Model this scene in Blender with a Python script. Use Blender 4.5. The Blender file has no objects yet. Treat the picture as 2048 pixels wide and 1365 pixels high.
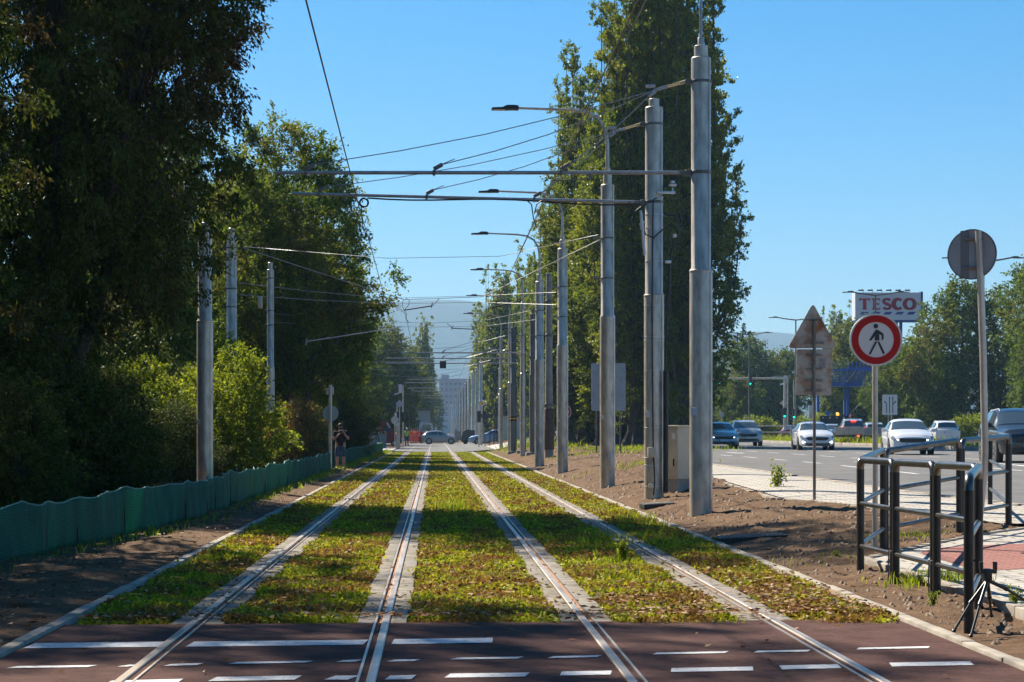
import bpy, bmesh, math, random
import numpy as np
from mathutils import Vector, Matrix
R = math.radians
S = bpy.context.scene
COL = S.collection

# ---------------------------------------------------------------- camera
cd = bpy.data.cameras.new("camera")
cam = bpy.data.objects.new("camera", cd); COL.objects.link(cam)
cam.location = (0, 0, 1.5); cam.rotation_euler = (R(90), 0, 0)
cd.sensor_width = 36; cd.lens = 70.3125            # 4000 px over a 2048 px frame
cd.shift_x = (1024-869)/2048; cd.shift_y = (862-682.5)/2048
cd.clip_start = .1; cd.clip_end = 6000
S.camera = cam
# ---------------------------------------------------------------- light
SUN_AZ, SUN_EL = 324, 43                            # clockwise from +Y
w = bpy.data.worlds.new("World"); S.world = w; w.use_nodes = True
nt = w.node_tree; nt.nodes.clear()
sky = nt.nodes.new('ShaderNodeTexSky'); sky.sky_type = 'NISHITA'; sky.sun_disc = False
sky.sun_elevation = R(SUN_EL); sky.sun_rotation = R(SUN_AZ)
sky.air_density = 1.0; sky.dust_density = .5; sky.ozone_density = 7
bg = nt.nodes.new('ShaderNodeBackground'); bg.inputs[1].default_value = .062
wo = nt.nodes.new('ShaderNodeOutputWorld')
hs = nt.nodes.new('ShaderNodeHueSaturation'); hs.inputs['Hue'].default_value = .494; hs.inputs['Saturation'].default_value = 1.36; hs.inputs['Value'].default_value = .88
nt.links.new(sky.outputs[0], hs.inputs['Color']); nt.links.new(hs.outputs[0], bg.inputs[0]); nt.links.new(bg.outputs[0], wo.inputs[0])
sl = bpy.data.lights.new("sun", 'SUN'); sl.energy = 5.0; sl.angle = R(.5); sl.color = (1, .92, .77)
so = bpy.data.objects.new("sun", sl); COL.objects.link(so)
sd = Vector((math.sin(R(SUN_AZ))*math.cos(R(SUN_EL)), math.cos(R(SUN_AZ))*math.cos(R(SUN_EL)), math.sin(R(SUN_EL))))
so.rotation_euler = sd.to_track_quat('Z', 'Y').to_euler(); so.location = (30, -10, 40)
S.view_settings.view_transform = 'Standard'; S.view_settings.look = 'None'
S.view_settings.exposure = 1.28; S.view_settings.gamma = 1
S.render.engine = 'CYCLES'
cy = S.cycles; cy.max_bounces = 6; cy.diffuse_bounces = 3; cy.glossy_bounces = 3
cy.transmission_bounces = 4; cy.volume_bounces = 0; cy.caustics_reflective = False; cy.caustics_refractive = False

# ---------------------------------------------------------------- materials
def _nodes(name):
    m = bpy.data.materials.new(name); m.use_nodes = True
    n = m.node_tree; b = n.nodes['Principled BSDF']
    return m, n, b
def _noise(n, scale, detail=4, rough=.6, obj=True, stretch=None):
    tc = n.nodes.new('ShaderNodeTexCoord'); no = n.nodes.new('ShaderNodeTexNoise')
    no.inputs['Scale'].default_value = scale; no.inputs['Detail'].default_value = detail
    no.inputs['Roughness'].default_value = rough
    if stretch:
        mp = n.nodes.new('ShaderNodeMapping'); mp.inputs['Scale'].default_value = stretch
        n.links.new(tc.outputs['Object'], mp.inputs[0]); n.links.new(mp.outputs[0], no.inputs[0])
    else: n.links.new(tc.outputs['Object'], no.inputs[0])
    return no
def _ramp(n, fac, stops):
    r = n.nodes.new('ShaderNodeValToRGB'); cr = r.color_ramp
    while len(cr.elements) < len(stops): cr.elements.new(.5)
    for e, (p, c) in zip(cr.elements, stops): e.position = p; e.color = (*c, 1)
    n.links.new(fac, r.inputs[0]); return r
def mat(name, col, rough=.6, metal=0, grain=None, col2=None, scale=4, lo=.35, hi=.65, bump=0, bscale=30, emit=0, stretch=None, coat=0, spec=None, alpha=1):
    m, n, b = _nodes(name)
    b.inputs['Base Color'].default_value = (*col, 1); b.inputs['Roughness'].default_value = rough
    b.inputs['Metallic'].default_value = metal
    if coat: b.inputs['Coat Weight'].default_value = coat; b.inputs['Coat Roughness'].default_value = .05
    if spec is not None: b.inputs['Specular IOR Level'].default_value = spec
    if col2:
        no = _noise(n, scale, *(grain or (4, .6)), stretch=stretch)
        r = _ramp(n, no.outputs[0], [(lo, col), (hi, col2)]); n.links.new(r.outputs[0], b.inputs['Base Color'])
    if bump:
        no2 = _noise(n, bscale, 5); bp = n.nodes.new('ShaderNodeBump')
        bp.inputs['Strength'].default_value = bump; bp.inputs['Distance'].default_value = .02
        n.links.new(no2.outputs[0], bp.inputs['Height']); n.links.new(bp.outputs[0], b.inputs['Normal'])
    if emit:
        b.inputs['Emission Color'].default_value = (*col, 1); b.inputs['Emission Strength'].default_value = emit
    if alpha < 1: b.inputs['Alpha'].default_value = alpha
    return m
def leaf_mat(name, stops, transl=.3, patch=None, pscale=.35, rough=.6, gloss=.15, plo=.45, phi=.62):
    m, n, b = _nodes(name); out = n.nodes['Material Output']
    g = n.nodes.new('ShaderNodeNewGeometry')
    r = _ramp(n, g.outputs['Random Per Island'], stops); c = r.outputs[0]
    if patch:
        no = _noise(n, pscale, 3); rr = _ramp(n, no.outputs[0], [(plo, (0,0,0)), (phi, (1,1,1))])
        r2 = _ramp(n, g.outputs['Random Per Island'], patch)
        mx = n.nodes.new('ShaderNodeMix'); mx.data_type = 'RGBA'
        n.links.new(rr.outputs[0], mx.inputs[0]); n.links.new(c, mx.inputs[6]); n.links.new(r2.outputs[0], mx.inputs[7]); c = mx.outputs[2]
    n.links.new(c, b.inputs['Base Color']); b.inputs['Roughness'].default_value = rough
    b.inputs['Specular IOR Level'].default_value = gloss
    t = n.nodes.new('ShaderNodeBsdfTranslucent'); n.links.new(c, t.inputs[0])
    ms = n.nodes.new('ShaderNodeMixShader'); ms.inputs[0].default_value = transl
    n.links.new(b.outputs[0], ms.inputs[1]); n.links.new(t.outputs[0], ms.inputs[2]); n.links.new(ms.outputs[0], out.inputs[0])
    return m

# ---------------------------------------------------------------- geometry helpers
class MB:
    def __init__(s): s.v = []; s.f = []; s.m = []
    def add(s, vs, fs, mi=0):
        o = len(s.v); s.v += [tuple(x) for x in vs]; s.f += [[i+o for i in f] for f in fs]; s.m += [mi]*len(fs); return s
    def box(s, c, d, mi=0, rz=0, M=None, taper=1):
        x, y, z = d[0]/2, d[1]/2, d[2]/2
        vs = [Vector((a*x*(taper if k > 0 else 1), b*y*(taper if k > 0 else 1), k*z)) for k in (-1, 1) for b in (-1, 1) for a in (-1, 1)]
        T = M or Matrix.Rotation(rz, 3, 'Z')
        vs = [T @ v + Vector(c) for v in vs]
        return s.add(vs, [(0,2,3,1),(4,5,7,6),(0,1,5,4),(2,6,7,3),(0,4,6,2),(1,3,7,5)], mi)
    def bbox(s, c, d, b=.01, mi=0, rz=0, M=None):        # bevelled box
        bm = bmesh.new(); bmesh.ops.create_cube(bm, size=1)
        for v in bm.verts: v.co = Vector((v.co.x*d[0], v.co.y*d[1], v.co.z*d[2]))
        bmesh.ops.bevel(bm, geom=bm.edges[:], offset=min(b, min(d)*.45), segments=2, affect='EDGES', profile=.6)
        T = M or Matrix.Rotation(rz, 3, 'Z')
        bm.verts.index_update()
        s.add([T @ v.co + Vector(c) for v in bm.verts], [[v.index for v in f.verts] for f in bm.faces], mi); bm.free(); return s
    def tube(s, pts, r, n=8, mi=0, cap=True, ph=0):
        pts = [Vector(p) for p in pts]; k = len(pts)
        rs = r if isinstance(r, (list, tuple)) else [r]*k
        vs = []; up = None
        for i, p in enumerate(pts):
            t = (pts[min(i+1, k-1)] - pts[max(i-1, 0)]).normalized()
            if up is None: up = Vector((0,0,1)) if abs(t.z) < .9 else Vector((1,0,0))
            a = t.cross(up).normalized(); b2 = a.cross(t).normalized(); up = b2
            for j in range(n):
                q = ph + 2*math.pi*j/n; vs.append(p + (a*math.cos(q) - b2*math.sin(q))*rs[i])
        fs = [(i*n+j, i*n+(j+1) % n, (i+1)*n+(j+1) % n, (i+1)*n+j) for i in range(k-1) for j in range(n)]
        if cap: fs += [list(range(n))[::-1], [(k-1)*n+j for j in range(n)]]
        return s.add(vs, fs, mi)
    def lathe(s, prof, c=(0,0,0), n=24, mi=0):
        c = Vector(c)
        return s.tube([c + Vector((0,0,z)) for _, z in prof], [r for r, _ in prof], n, mi) if all(prof[i][1] < prof[i+1][1] for i in range(len(prof)-1)) else s._lathe(prof, c, n, mi)
    def _lathe(s, prof, c, n, mi):
        vs = [c + Vector((r*math.cos(2*math.pi*j/n), r*math.sin(2*math.pi*j/n), z)) for r, z in prof for j in range(n)]; k = len(prof)
        fs = [(i*n+j, i*n+(j+1) % n, (i+1)*n+(j+1) % n, (i+1)*n+j) for i in range(k-1) for j in range(n)]
        fs += [list(range(n))[::-1], [(k-1)*n+j for j in range(n)]]
        return s.add(vs, fs, mi)
    def prism(s, poly, t, M=None, mi=0):                 # poly in (x,z), thickness along y, front face at y=-t/2
        n = len(poly); A = sum(poly[i][0]*poly[(i+1) % n][1]-poly[(i+1) % n][0]*poly[i][1] for i in range(n))
        if A < 0: poly = poly[::-1]
        M = M or Matrix.Identity(4)
        vs = [M @ Vector((x, -t/2, z)) for x, z in poly] + [M @ Vector((x, t/2, z)) for x, z in poly]
        fs = [list(range(n)), [n+i for i in range(n)][::-1]] + [(i, n+i, n+(i+1) % n, (i+1) % n) for i in range(n)]
        return s.add(vs, fs, mi)
    def ball(s, c, r, n=8, mi=0):
        c = Vector(c); r = Vector(r) if hasattr(r, '__len__') else Vector((r, r, r)); k = n//2+1
        vs = []; 
        for i in range(k):
            th = math.pi*(.02+.96*i/(k-1))
            for j in range(n):
                ph = 2*math.pi*j/n; vs.append(c+Vector((r.x*math.sin(th)*math.cos(ph), r.y*math.sin(th)*math.sin(ph), -r.z*math.cos(th))))
        fs = [(i*n+j, i*n+(j+1) % n, (i+1)*n+(j+1) % n, (i+1)*n+j) for i in range(k-1) for j in range(n)]
        fs += [list(range(n))[::-1], [(k-1)*n+j for j in range(n)]]
        return s.add(vs, fs, mi)
def obj(name, mb, mats, parent=None, smooth=35, loc=None, label=None):
    me = bpy.data.meshes.new(name); me.from_pydata(mb.v, [], mb.f); 
    mats = mats if isinstance(mats, (list, tuple)) else [mats]
    for m in mats: me.materials.append(m)
    if len(mats) > 1: me.polygons.foreach_set('material_index', mb.m)
    if smooth:
        me.polygons.foreach_set('use_smooth', [True]*len(me.polygons)); me.set_sharp_from_angle(angle=R(smooth))
    me.update()
    o = bpy.data.objects.new(name, me); COL.objects.link(o)
    if parent: o.parent = parent
    if loc: o.location = loc
    if label: o['label'] = label
    return o
def npobj(name, V, F, m, parent=None, smooth=False):     # V (n,3), F (k,4) arrays
    me = bpy.data.meshes.new(name); k, c = F.shape
    me.vertices.add(len(V)); me.vertices.foreach_set('co', V.astype(np.float32).ravel())
    me.loops.add(k*c); me.loops.foreach_set('vertex_index', F.astype(np.int32).ravel())
    me.polygons.add(k); me.polygons.foreach_set('loop_start', np.arange(0, k*c, c, dtype=np.int32))
    me.update(calc_edges=True); me.materials.append(m)
    if smooth: me.polygons.foreach_set('use_smooth', [True]*k)
    o = bpy.data.objects.new(name, me); COL.objects.link(o)
    if parent: o.parent = parent
    return o
def tag(o, label, cat, group=None):
    o['label'] = label; o['category'] = cat
    if group: o['group'] = group
    return o
def root(name, loc, label, cat, group=None, rz=0):
    o = bpy.data.objects.new(name, None); COL.objects.link(o); o.location = loc; o.rotation_euler = (0, 0, rz)
    o.empty_display_size = .1
    return tag(o, label, cat, group)
def setting(o, kind='structure'): o['kind'] = kind; return o
def dup(o, loc=None, rz=None, label=None, parent=None, scale=None, group=None):
    c = o.copy(); COL.objects.link(c)
    if parent: c.parent = parent
    if loc is not None: c.location = loc
    if rz is not None: c.rotation_euler = (0, 0, rz)
    if scale is not None: c.scale = scale if hasattr(scale, '__len__') else (scale,)*3
    if label: c['label'] = label
    if group: c['group'] = group
    for ch in o.children: dup(ch, parent=c)
    return c

# ---------------------------------------------------------------- terrain
def sm(Y): return np.interp(Y, [14, 20, 24, 45, 60, 400], [.3, .36, .5, .95, 1.1, 1.15])
def ground(X, Y):
    t = np.clip((np.asarray(X, float)-3.85)/3.4, 0, 1)
    return .5*sm(Y)*(1-(1-t)**1.7)
def gz(x, y): return float(ground(x, y))
def at(px, py, dz=0):                                    # photo pixel -> point on the ground
    z = 0
    for _ in range(30):
        Y = 4000*(1.5-z-dz)/max(py-862, 1e-3); X = (px-869)*Y/4000; z = .5*z+.5*gz(X, Y)
    return Vector((X, Y, z))
def P(px, py, Y): return Vector(((px-869)*Y/4000, Y, 1.5-(py-862)*Y/4000))
RL = ([8, 20, 31, 36, 46, 57, 66, 76, 100, 140, 600], [10.6, 9.9, 9.2, 8.6, 8.15, 7.9, 8.8, 10.3, 13.6, 15, 16])
def road_left(Y): return np.interp(Y, *RL)
# ---------------------------------------------------------------- surface materials
M_soil = mat('soil', (.058, .032, .018), .95, col2=(.185, .112, .064), scale=3.2, lo=.3, hi=.72, grain=(10, .72), bump=1.0, bscale=34, spec=.12)
M_bed = mat('track_soil', (.06, .042, .03), .95, col2=(.12, .085, .06), scale=6, bump=.5, bscale=40, spec=.12)
M_asph = mat('asphalt', (.095, .091, .09), .85, col2=(.17, .163, .16), scale=.9, lo=.3, hi=.7, grain=(10, .75), bump=.15, bscale=120, spec=.12)
M_red = mat('crossing_asphalt', (.05, .024, .021), .95, col2=(.19, .102, .086), scale=3.5, lo=.28, hi=.74, grain=(12, .82), bump=1.0, bscale=120, spec=.12)
M_conc = mat('concrete', (.27, .25, .23), .9, col2=(.38, .36, .33), scale=5, bump=.25, bscale=60, spec=.12)
M_slab = mat('slab_concrete', (.17, .145, .10), .9, col2=(.26, .23, .21), scale=5, bump=.3, bscale=60, spec=.12)
M_kerb = mat('kerb_concrete', (.27, .235, .195), .9, col2=(.38, .335, .285), scale=4, bump=.2, bscale=60, spec=.12)
M_white = mat('road_paint', (.16, .14, .14), .8, col2=(.56, .55, .55), scale=16, lo=.36, hi=.47, grain=(8, .75))
M_cross = mat('cross_street', (.12, .112, .108), .9, col2=(.19, .18, .17), scale=.8, spec=.12)
def paver_mat(name, c1, c2, mortar, scale, off=.5, rw=.5):
    m, n, b = _nodes(name)
    tc = n.nodes.new('ShaderNodeTexCoord'); br = n.nodes.new('ShaderNodeTexBrick')
    br.inputs['Scale'].default_value = scale; br.inputs['Color1'].default_value = (*c1, 1); br.inputs['Color2'].default_value = (*c2, 1)
    br.inputs['Mortar'].default_value = (*mortar, 1); br.inputs['Mortar Size'].default_value = .02; br.offset = off
    br.inputs['Brick Width'].default_value = rw; br.inputs['Row Height'].default_value = .25
    n.links.new(tc.outputs['Object'], br.inputs[0]); n.links.new(br.outputs[0], b.inputs['Base Color'])
    b.inputs['Roughness'].default_value = .9; b.inputs['Specular IOR Level'].default_value = .15
    bp = n.nodes.new('ShaderNodeBump'); bp.inputs['Strength'].default_value = .4; bp.inputs['Distance'].default_value = .01; bp.invert = True
    n.links.new(br.outputs['Fac'], bp.inputs['Height']); n.links.new(bp.outputs[0], b.inputs['Normal'])
    return m
M_pave = paver_mat('pavers', (.34, .31, .28), (.43, .395, .36), (.17, .15, .10), 1.25)
M_tact = paver_mat('tactile_pavers', (.25, .105, .085), (.30, .135, .115), (.12, .07, .06), 2.5)

# ---------------------------------------------------------------- ground sheets
def sheet(name, lf, rf, ys, nx, m, dz, extra=None):
    ys = np.asarray(ys, float); u = np.linspace(0, 1, nx)
    L = np.array([lf(y) for y in ys]); Rr = np.array([rf(y) for y in ys])
    X = L[:, None]+(Rr-L)[:, None]*u[None]; Y = np.repeat(ys[:, None], nx, 1); Z = ground(X, Y)+dz
    if extra: Z = Z+extra(X, Y)
    V = np.stack([X, Y, Z], -1).reshape(-1, 3); i = np.arange((len(ys)-1)*nx).reshape(-1, nx)[:, :-1].ravel()
    F = np.stack([i, i+1, i+1+nx, i+nx], 1)
    return setting(npobj(name, V, F, m, smooth=True))
xs = np.unique(np.concatenate([np.linspace(-900, -20, 23), np.linspace(-20, -3.05, 30), [-2.95, -2.85, 3.66, 3.76], np.linspace(3.8, 9, 66), np.linspace(9, 14, 16), np.linspace(14, 60, 40), np.linspace(60, 1200, 23)]))
ys = np.unique(np.concatenate([np.linspace(-60, 10, 8), np.linspace(10, 60, 420), np.linspace(60, 150, 100), np.linspace(150, 500, 40), np.linspace(500, 4000, 15)]))
XX, YY = np.meshgrid(xs, ys); ZZ = ground(XX, YY)
rng = np.random.default_rng(3)
def lump(X, Y, k=1):
    z = 0
    for a, fx, fy, ph in [(.03, 2.1, 1.3, .3), (.022, 4.7, 3.1, 1.2), (.016, 9.3, 7.7, 2.2), (.012, 17.1, 14.3, .7)]:
        z = z+a*np.sin(fx*X+ph+1.3*np.sin(fy*.7*Y))*np.sin(fy*Y+2*ph+np.sin(fx*.6*X))
    return z*k
soilm = ((XX > 3.85) & (XX < road_left(YY)-.3))*np.clip((XX-3.85)/.4, 0, 1)*(YY < 150)
ZZ = ZZ+(lump(XX, YY)+rng.normal(0, .006, XX.shape))*soilm
lm = (XX < -3.0)*(XX > -30)*np.clip((-3.0-XX)/.4, 0, 1)
ZZ = ZZ+(lump(XX, YY, 1.2)+.02+rng.normal(0, .006, XX.shape))*lm+np.clip((-5-XX)*.06, 0, .4)
inner = (XX > -2.9) & (XX < 3.7)
ZZ = np.where(inner, -.07, ZZ)
rd = XX > road_left(YY)-.05
ZZ = np.where(rd, ZZ-.12, ZZ)
pv = (XX > 4.7) & (YY < 26) | (XX > 6.3) & (YY < 62) & (YY >= 26)
PL = ([26, 27, 30, 35, 46, 60, 76], [7.45, 7.35, 7.0, 6.1, 6.35, 6.9, 9.6])
def pl(Y): return np.interp(Y, *PL)
def cl(Y): return np.interp(Y, [0, 21.9, 25.4, 26.0], [4.72, 4.76, 7.7, 9.2])
pv = ((YY >= 26) & (YY < 76) & (XX > pl(YY)+.02)) | ((YY < 26) & (XX > cl(YY)+.02))
ZZ = np.where(pv & ~rd, ground(XX, YY)-.06, ZZ)
V = np.stack([XX, YY, ZZ], -1).reshape(-1, 3); nx = len(xs); i = np.arange((len(ys)-1)*nx).reshape(-1, nx)[:, :-1].ravel()
setting(npobj('ground', V, np.stack([i, i+1, i+1+nx, i+nx], 1), M_soil, smooth=True))
yr = np.concatenate([np.linspace(4, 80, 60), np.linspace(82, 600, 90)])
sheet('road', road_left, lambda y: 50, yr, 24, M_asph, -.03)
sheet('pavement', pl, lambda y: road_left(y)-.14, np.linspace(26.2, 76, 60), 14, M_pave, .012)
sheet('path', cl, lambda y: 9.2+.004*(26-y), np.concatenate([np.linspace(2, 21.9, 30), np.linspace(22.1, 26.19, 14)]), 16, M_pave, .010)
sheet('tactile_paving', lambda y: max(5.35, cl(y)+.35), lambda y: 8.8, np.linspace(19.6, 22.6, 10), 10, M_tact, .014)
sheet('tactile_paving', lambda y: 4.78, lambda y: 6.4, np.linspace(12.2, 14.5, 6), 8, M_tact, .014)
sheet('track_bed', lambda y: -2.86, lambda y: 3.67, np.concatenate([np.linspace(15.4, 60, 30), np.linspace(61, 141, 20), [142, 300, 900]]), 6, M_bed, -.062)
def redf(y): return 0
V = []; F = []
xx = np.linspace(-2.86, 3.68, 12)
for k, x in enumerate(xx):
    V += [(x, 4, 0), (x, 15.45+.07*(x+2.9), 0)]
for k in range(11): F.append((2*k, 2*k+2, 2*k+3, 2*k+1))
setting(npobj('bike_crossing', np.array(V, float), np.array(F), M_red))
M_lpave = mat('pale_pavement', (.34, .31, .29), .9, col2=(.42, .39, .36), scale=2, spec=.12)
sheet('pavement', lambda y: -14, lambda y: -3.1, [141.5, 150, 160, 168], 8, M_lpave, .06)
sheet('pavement', lambda y: 3.95, lambda y: 9, [141.5, 150, 160, 168], 10, M_lpave, .06)
sheet('cross_street', lambda y: -60, lambda y: float(road_left(y))+.0, np.linspace(142, 236, 20), 30, M_cross, .004)
# kerbs
kb = MB()
for X0, y0, y1 in ((-2.91, 4, 141), (3.74, 4, 141)):
    y = y0
    while y < y1:
        L = 1.0 if y < 60 else 4.0
        kb.bbox((X0+random.Random(int(y*7)).uniform(-.006, .006), y+L/2, -.05+random.Random(int(y*3)).uniform(-.006, .006)), (.1, L-.012, .16), .012); y += L
setting(obj('kerb', kb, M_kerb))
kb = MB()
for k in range(0, 120):
    y = 20+k*1.0
    x0, x1 = float(road_left(y)), float(road_left(y+1)); z = gz(x0, y)
    kb.bbox((x0/2+x1/2-.06, y+.5, z-.06), (.14, 1.0*math.hypot(1, x1-x0)-.01, .2), .015, rz=-math.atan(x1-x0))
setting(obj('road_kerb', kb, M_kerb))
kb = MB()
for k in range(0, 22):
    y0 = 21.9+k*.16
    kb.bbox((float(cl(y0))-.03, y0, gz(float(cl(y0)), y0)-.03), (.2, .1, .12), .01, rz=R(50))
for k in range(18): kb.bbox((4.67, 4+k*1.0+.45, gz(4.67, 10+k)-.035), (.09, .99, .12), .01)
for k in range(20):
    y = 30+k*1.0; kb.bbox((float(pl(y))-.05, y+.5, gz(float(pl(y)), y)-.04), (.09, .99, .10), .01, rz=-math.atan(float(pl(y+1)-pl(y))))
setting(obj('path_edging', kb, M_kerb))
# median with its kerb
mb = MB()
for k in range(110):
    y = 84+k*4; z = .5*float(sm(y))
    for x in (27.0, 29.0): mb.bbox((x, y+2, z+.03), (.16, 3.98, .26), .02)
mb.bbox((28, 84, gz(28, 84)+.03), (2.1, .16, .26), .02)
setting(obj('median_kerb', mb, M_kerb))
mb = MB().box((28, 304, .5*1.12+.03), (1.84, 440, .2)); setting(obj('median', mb, M_bed))

# slab strips beside the rails
RX = [(-1.85, 1), (-.41, -1), (1.21, 1), (2.65, -1)]       # rail axis, side of the groove
sb = MB(); rr = random.Random(5)
for X0, sg in RX:
    y = 15.5
    while y < 141:
        L = 1.25
        for s in (-1, 1):
            wv = .135+rr.uniform(-.012, .016)
            sb.bbox((X0+s*(.065+wv/2), y+L/2, -.045+rr.uniform(-.004, .004)), (wv, L-.016, .085), .008)
        y += L
for X0, X1 in ((-2.75, -2.05), (-1.65, -.6), (-.2, 1.02), (1.4, 2.45), (2.85, 3.6)):
    sb.bbox(((X0+X1)/2, 80, -.02), (X1-X0, .28, .06), .01)
    sb.bbox(((X0+X1)/2, 38.4, -.045), (X1-X0, .16, .05), .01)
setting(obj('track_slab', sb, M_slab))
# rails: head, groove and guard lip in one section
M_rail = mat('rail_steel', (.46, .40, .34), .42, .65, col2=(.27, .19, .14), scale=14, lo=.4, hi=.75, stretch=(1, .06, 1))
M_rust = mat('rail_rust', (.24, .10, .045), .8, .0, col2=(.36, .18, .09), scale=20)
for (X0, sg), nm in zip(RX, ('first grooved rail from the left, next to the green fence', 'second grooved rail from the left, bright head beside a rusty groove', 'third grooved rail from the left, rust-orange groove running through the grass', 'rightmost grooved rail, beside the bare soil bank')):
    t = root('rail', (X0, 0, 0), nm, 'rail', 'grooved tram rails in the green track')
    yy = [4, 20, 60, 150, 420]
    def strip(x0, x1, z0, z1, ya=4, yb=420):
        m = MB(); m.box(((x0+x1)/2*sg, (ya+yb)/2, (z0+z1)/2), (x1-x0, yb-ya, z1-z0)); return m
    h = MB(); prof = [(-.06, -.08), (.0, -.08), (.0, .008), (-.006, .014), (-.054, .014), (-.06, .008)]
    if sg < 0: prof = [(-a, b) for a, b in prof][::-1]
    n = len(prof); h.add([(a, 4, b) for a, b in prof]+[(a, 420, b) for a, b in prof], [[i, n+i, n+(i+1) % n, (i+1) % n] for i in range(n)]+[list(range(n)), [n+i for i in range(n)][::-1]])
    obj('rail_head', h, M_rail, t, 0); obj('groove', strip(.0, .042, -.08, -.016), M_rust, t, 0); obj('guard_lip', strip(.042, .06, -.08, .008), M_rail, t, 0)
# far ends: ballast of the next stretch is the same bed sheet

# painted crossing lines, each dash placed on the asphalt
mk = MB()
def dash(px0, px1, py, pyr, th):
    a = at(px0, py); b = at(px1, pyr); d = (b-a).normalized(); n = Vector((-d.y, d.x, 0))*th/2
    mk.add([(*(a-n).xy, .0045), (*(b-n).xy, .0045), (*(b+n+d*.06).xy, .0045), (*(a+n+d*.06).xy, .0045)], [(0, 1, 2, 3)])
for a, b, c, d, t in [(49, 318, 1293, 1290, .33), (371, 723, 1290, 1286, .33), (777, 977, 1285, 1282, .33),
    (15, 175, 1336, 1334, .10), (237, 258, 1333, 1333, .10), (325, 392, 1332, 1330, .10), (455, 610, 1328, 1325, .10), (670, 710, 1324, 1323, .10), (772, 826, 1323, 1322, .10), (898, 1032, 1319, 1317, .10), (1093, 1190, 1316, 1314, .10), (1300, 1445, 1309, 1306, .10), (1503, 1610, 1305, 1303, .10), (1707, 1850, 1299, 1296, .10),
    (205, 350, 1368, 1364, .2), (415, 587, 1360, 1357, .2), (650, 697, 1357, 1357, .2), (765, 818, 1357, 1356, .2), (885, 1045, 1353, 1351, .2), (1112, 1213, 1349, 1347, .2), (1333, 1497, 1342, 1339, .2), (1552, 1670, 1337, 1334, .2), (1772, 1935, 1331, 1328, .2)]:
    dash(a, b, c, d, t)
setting(obj('crossing_marking', mk, M_white, smooth=0))
# lane dashes and arrows on the road
mk = MB()
def rq(x0, y0, x1, y1, wd):
    d = Vector((x1-x0, y1-y0, 0)).normalized(); n = Vector((-d.y, d.x, 0))*wd/2
    a, b = Vector((x0, y0, 0)), Vector((x1, y1, 0)); vs = [a-n, b-n, b+n, a+n]
    for v in vs: v.z = gz(v.x, v.y)-.025
    mk.add(vs, [(0, 1, 2, 3)])
for X, ph in ((11.6, 0), (15.0, 1), (18.6, .5), (22.6, 0), (33, 0), (37, 1)):
    y = 30+ph*3
    while y < 260:
        rq(X, y, X, y+3, .14); y += 6
for X, y in ((13.3, 60), (16.8, 57), (20.5, 66), (13.3, 88), (24.5, 72)):
    rq(X, y, X, y+3.2, .18); a = [(X-.4, y), (X+.4, y), (X, y-1.6)]
    mk.add([(p, q, gz(p, q)-.025) for p, q in a], [(2, 1, 0)])
rq(26.4, 70, 26.4, 260, .2)
rq(23.2, 78, 27.2, 86, .3)
setting(obj('lane_marking', mk, M_white, smooth=0))
# hills
def hill(name, pts, Y, m, depth=420):
    V = []; F = []; xs = np.linspace(pts[0][0], pts[-1][0], 120); n = 14
    hz = np.interp(xs, [p[0] for p in pts], [p[1] for p in pts])
    hz = np.convolve(np.pad(hz, 3, mode='edge'), np.ones(7)/7, 'valid')
    r2 = np.random.default_rng(2)
    for j in range(n):
        f = math.sin(math.pi*.5*j/(n-1)) if j < n-1 else 1
        for x, z in zip(xs, hz):
            yv = Y-depth*(1-j/(n-1)); k = yv/4000
            V.append(((x-869)*k, yv, (1.5+(862-z)*k)*f+r2.normal(0, .4)*(1-f)))
    F = [(j*120+i, j*120+i+1, (j+1)*120+i+1, (j+1)*120+i) for j in range(n-1) for i in range(119)]
    return setting(npobj(name, np.array(V), np.array(F), m, smooth=True))
M_hill = mat('hill_forest', (.014, .034, .036), 1, col2=(.028, .05, .045), scale=.02)
hill('hills', [(-300, 640), (300, 640), (560, 625), (700, 605), (765, 598), (800, 604), (825, 609), (860, 603), (880, 598), (910, 592), (930, 593), (960, 603), (1010, 620), (1100, 648), (1250, 665), (1400, 672), (1450, 666), (1490, 663), (1560, 662), (1620, 672), (1700, 690), (1900, 720), (2400, 760)], 3700, M_hill, 900)
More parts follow.
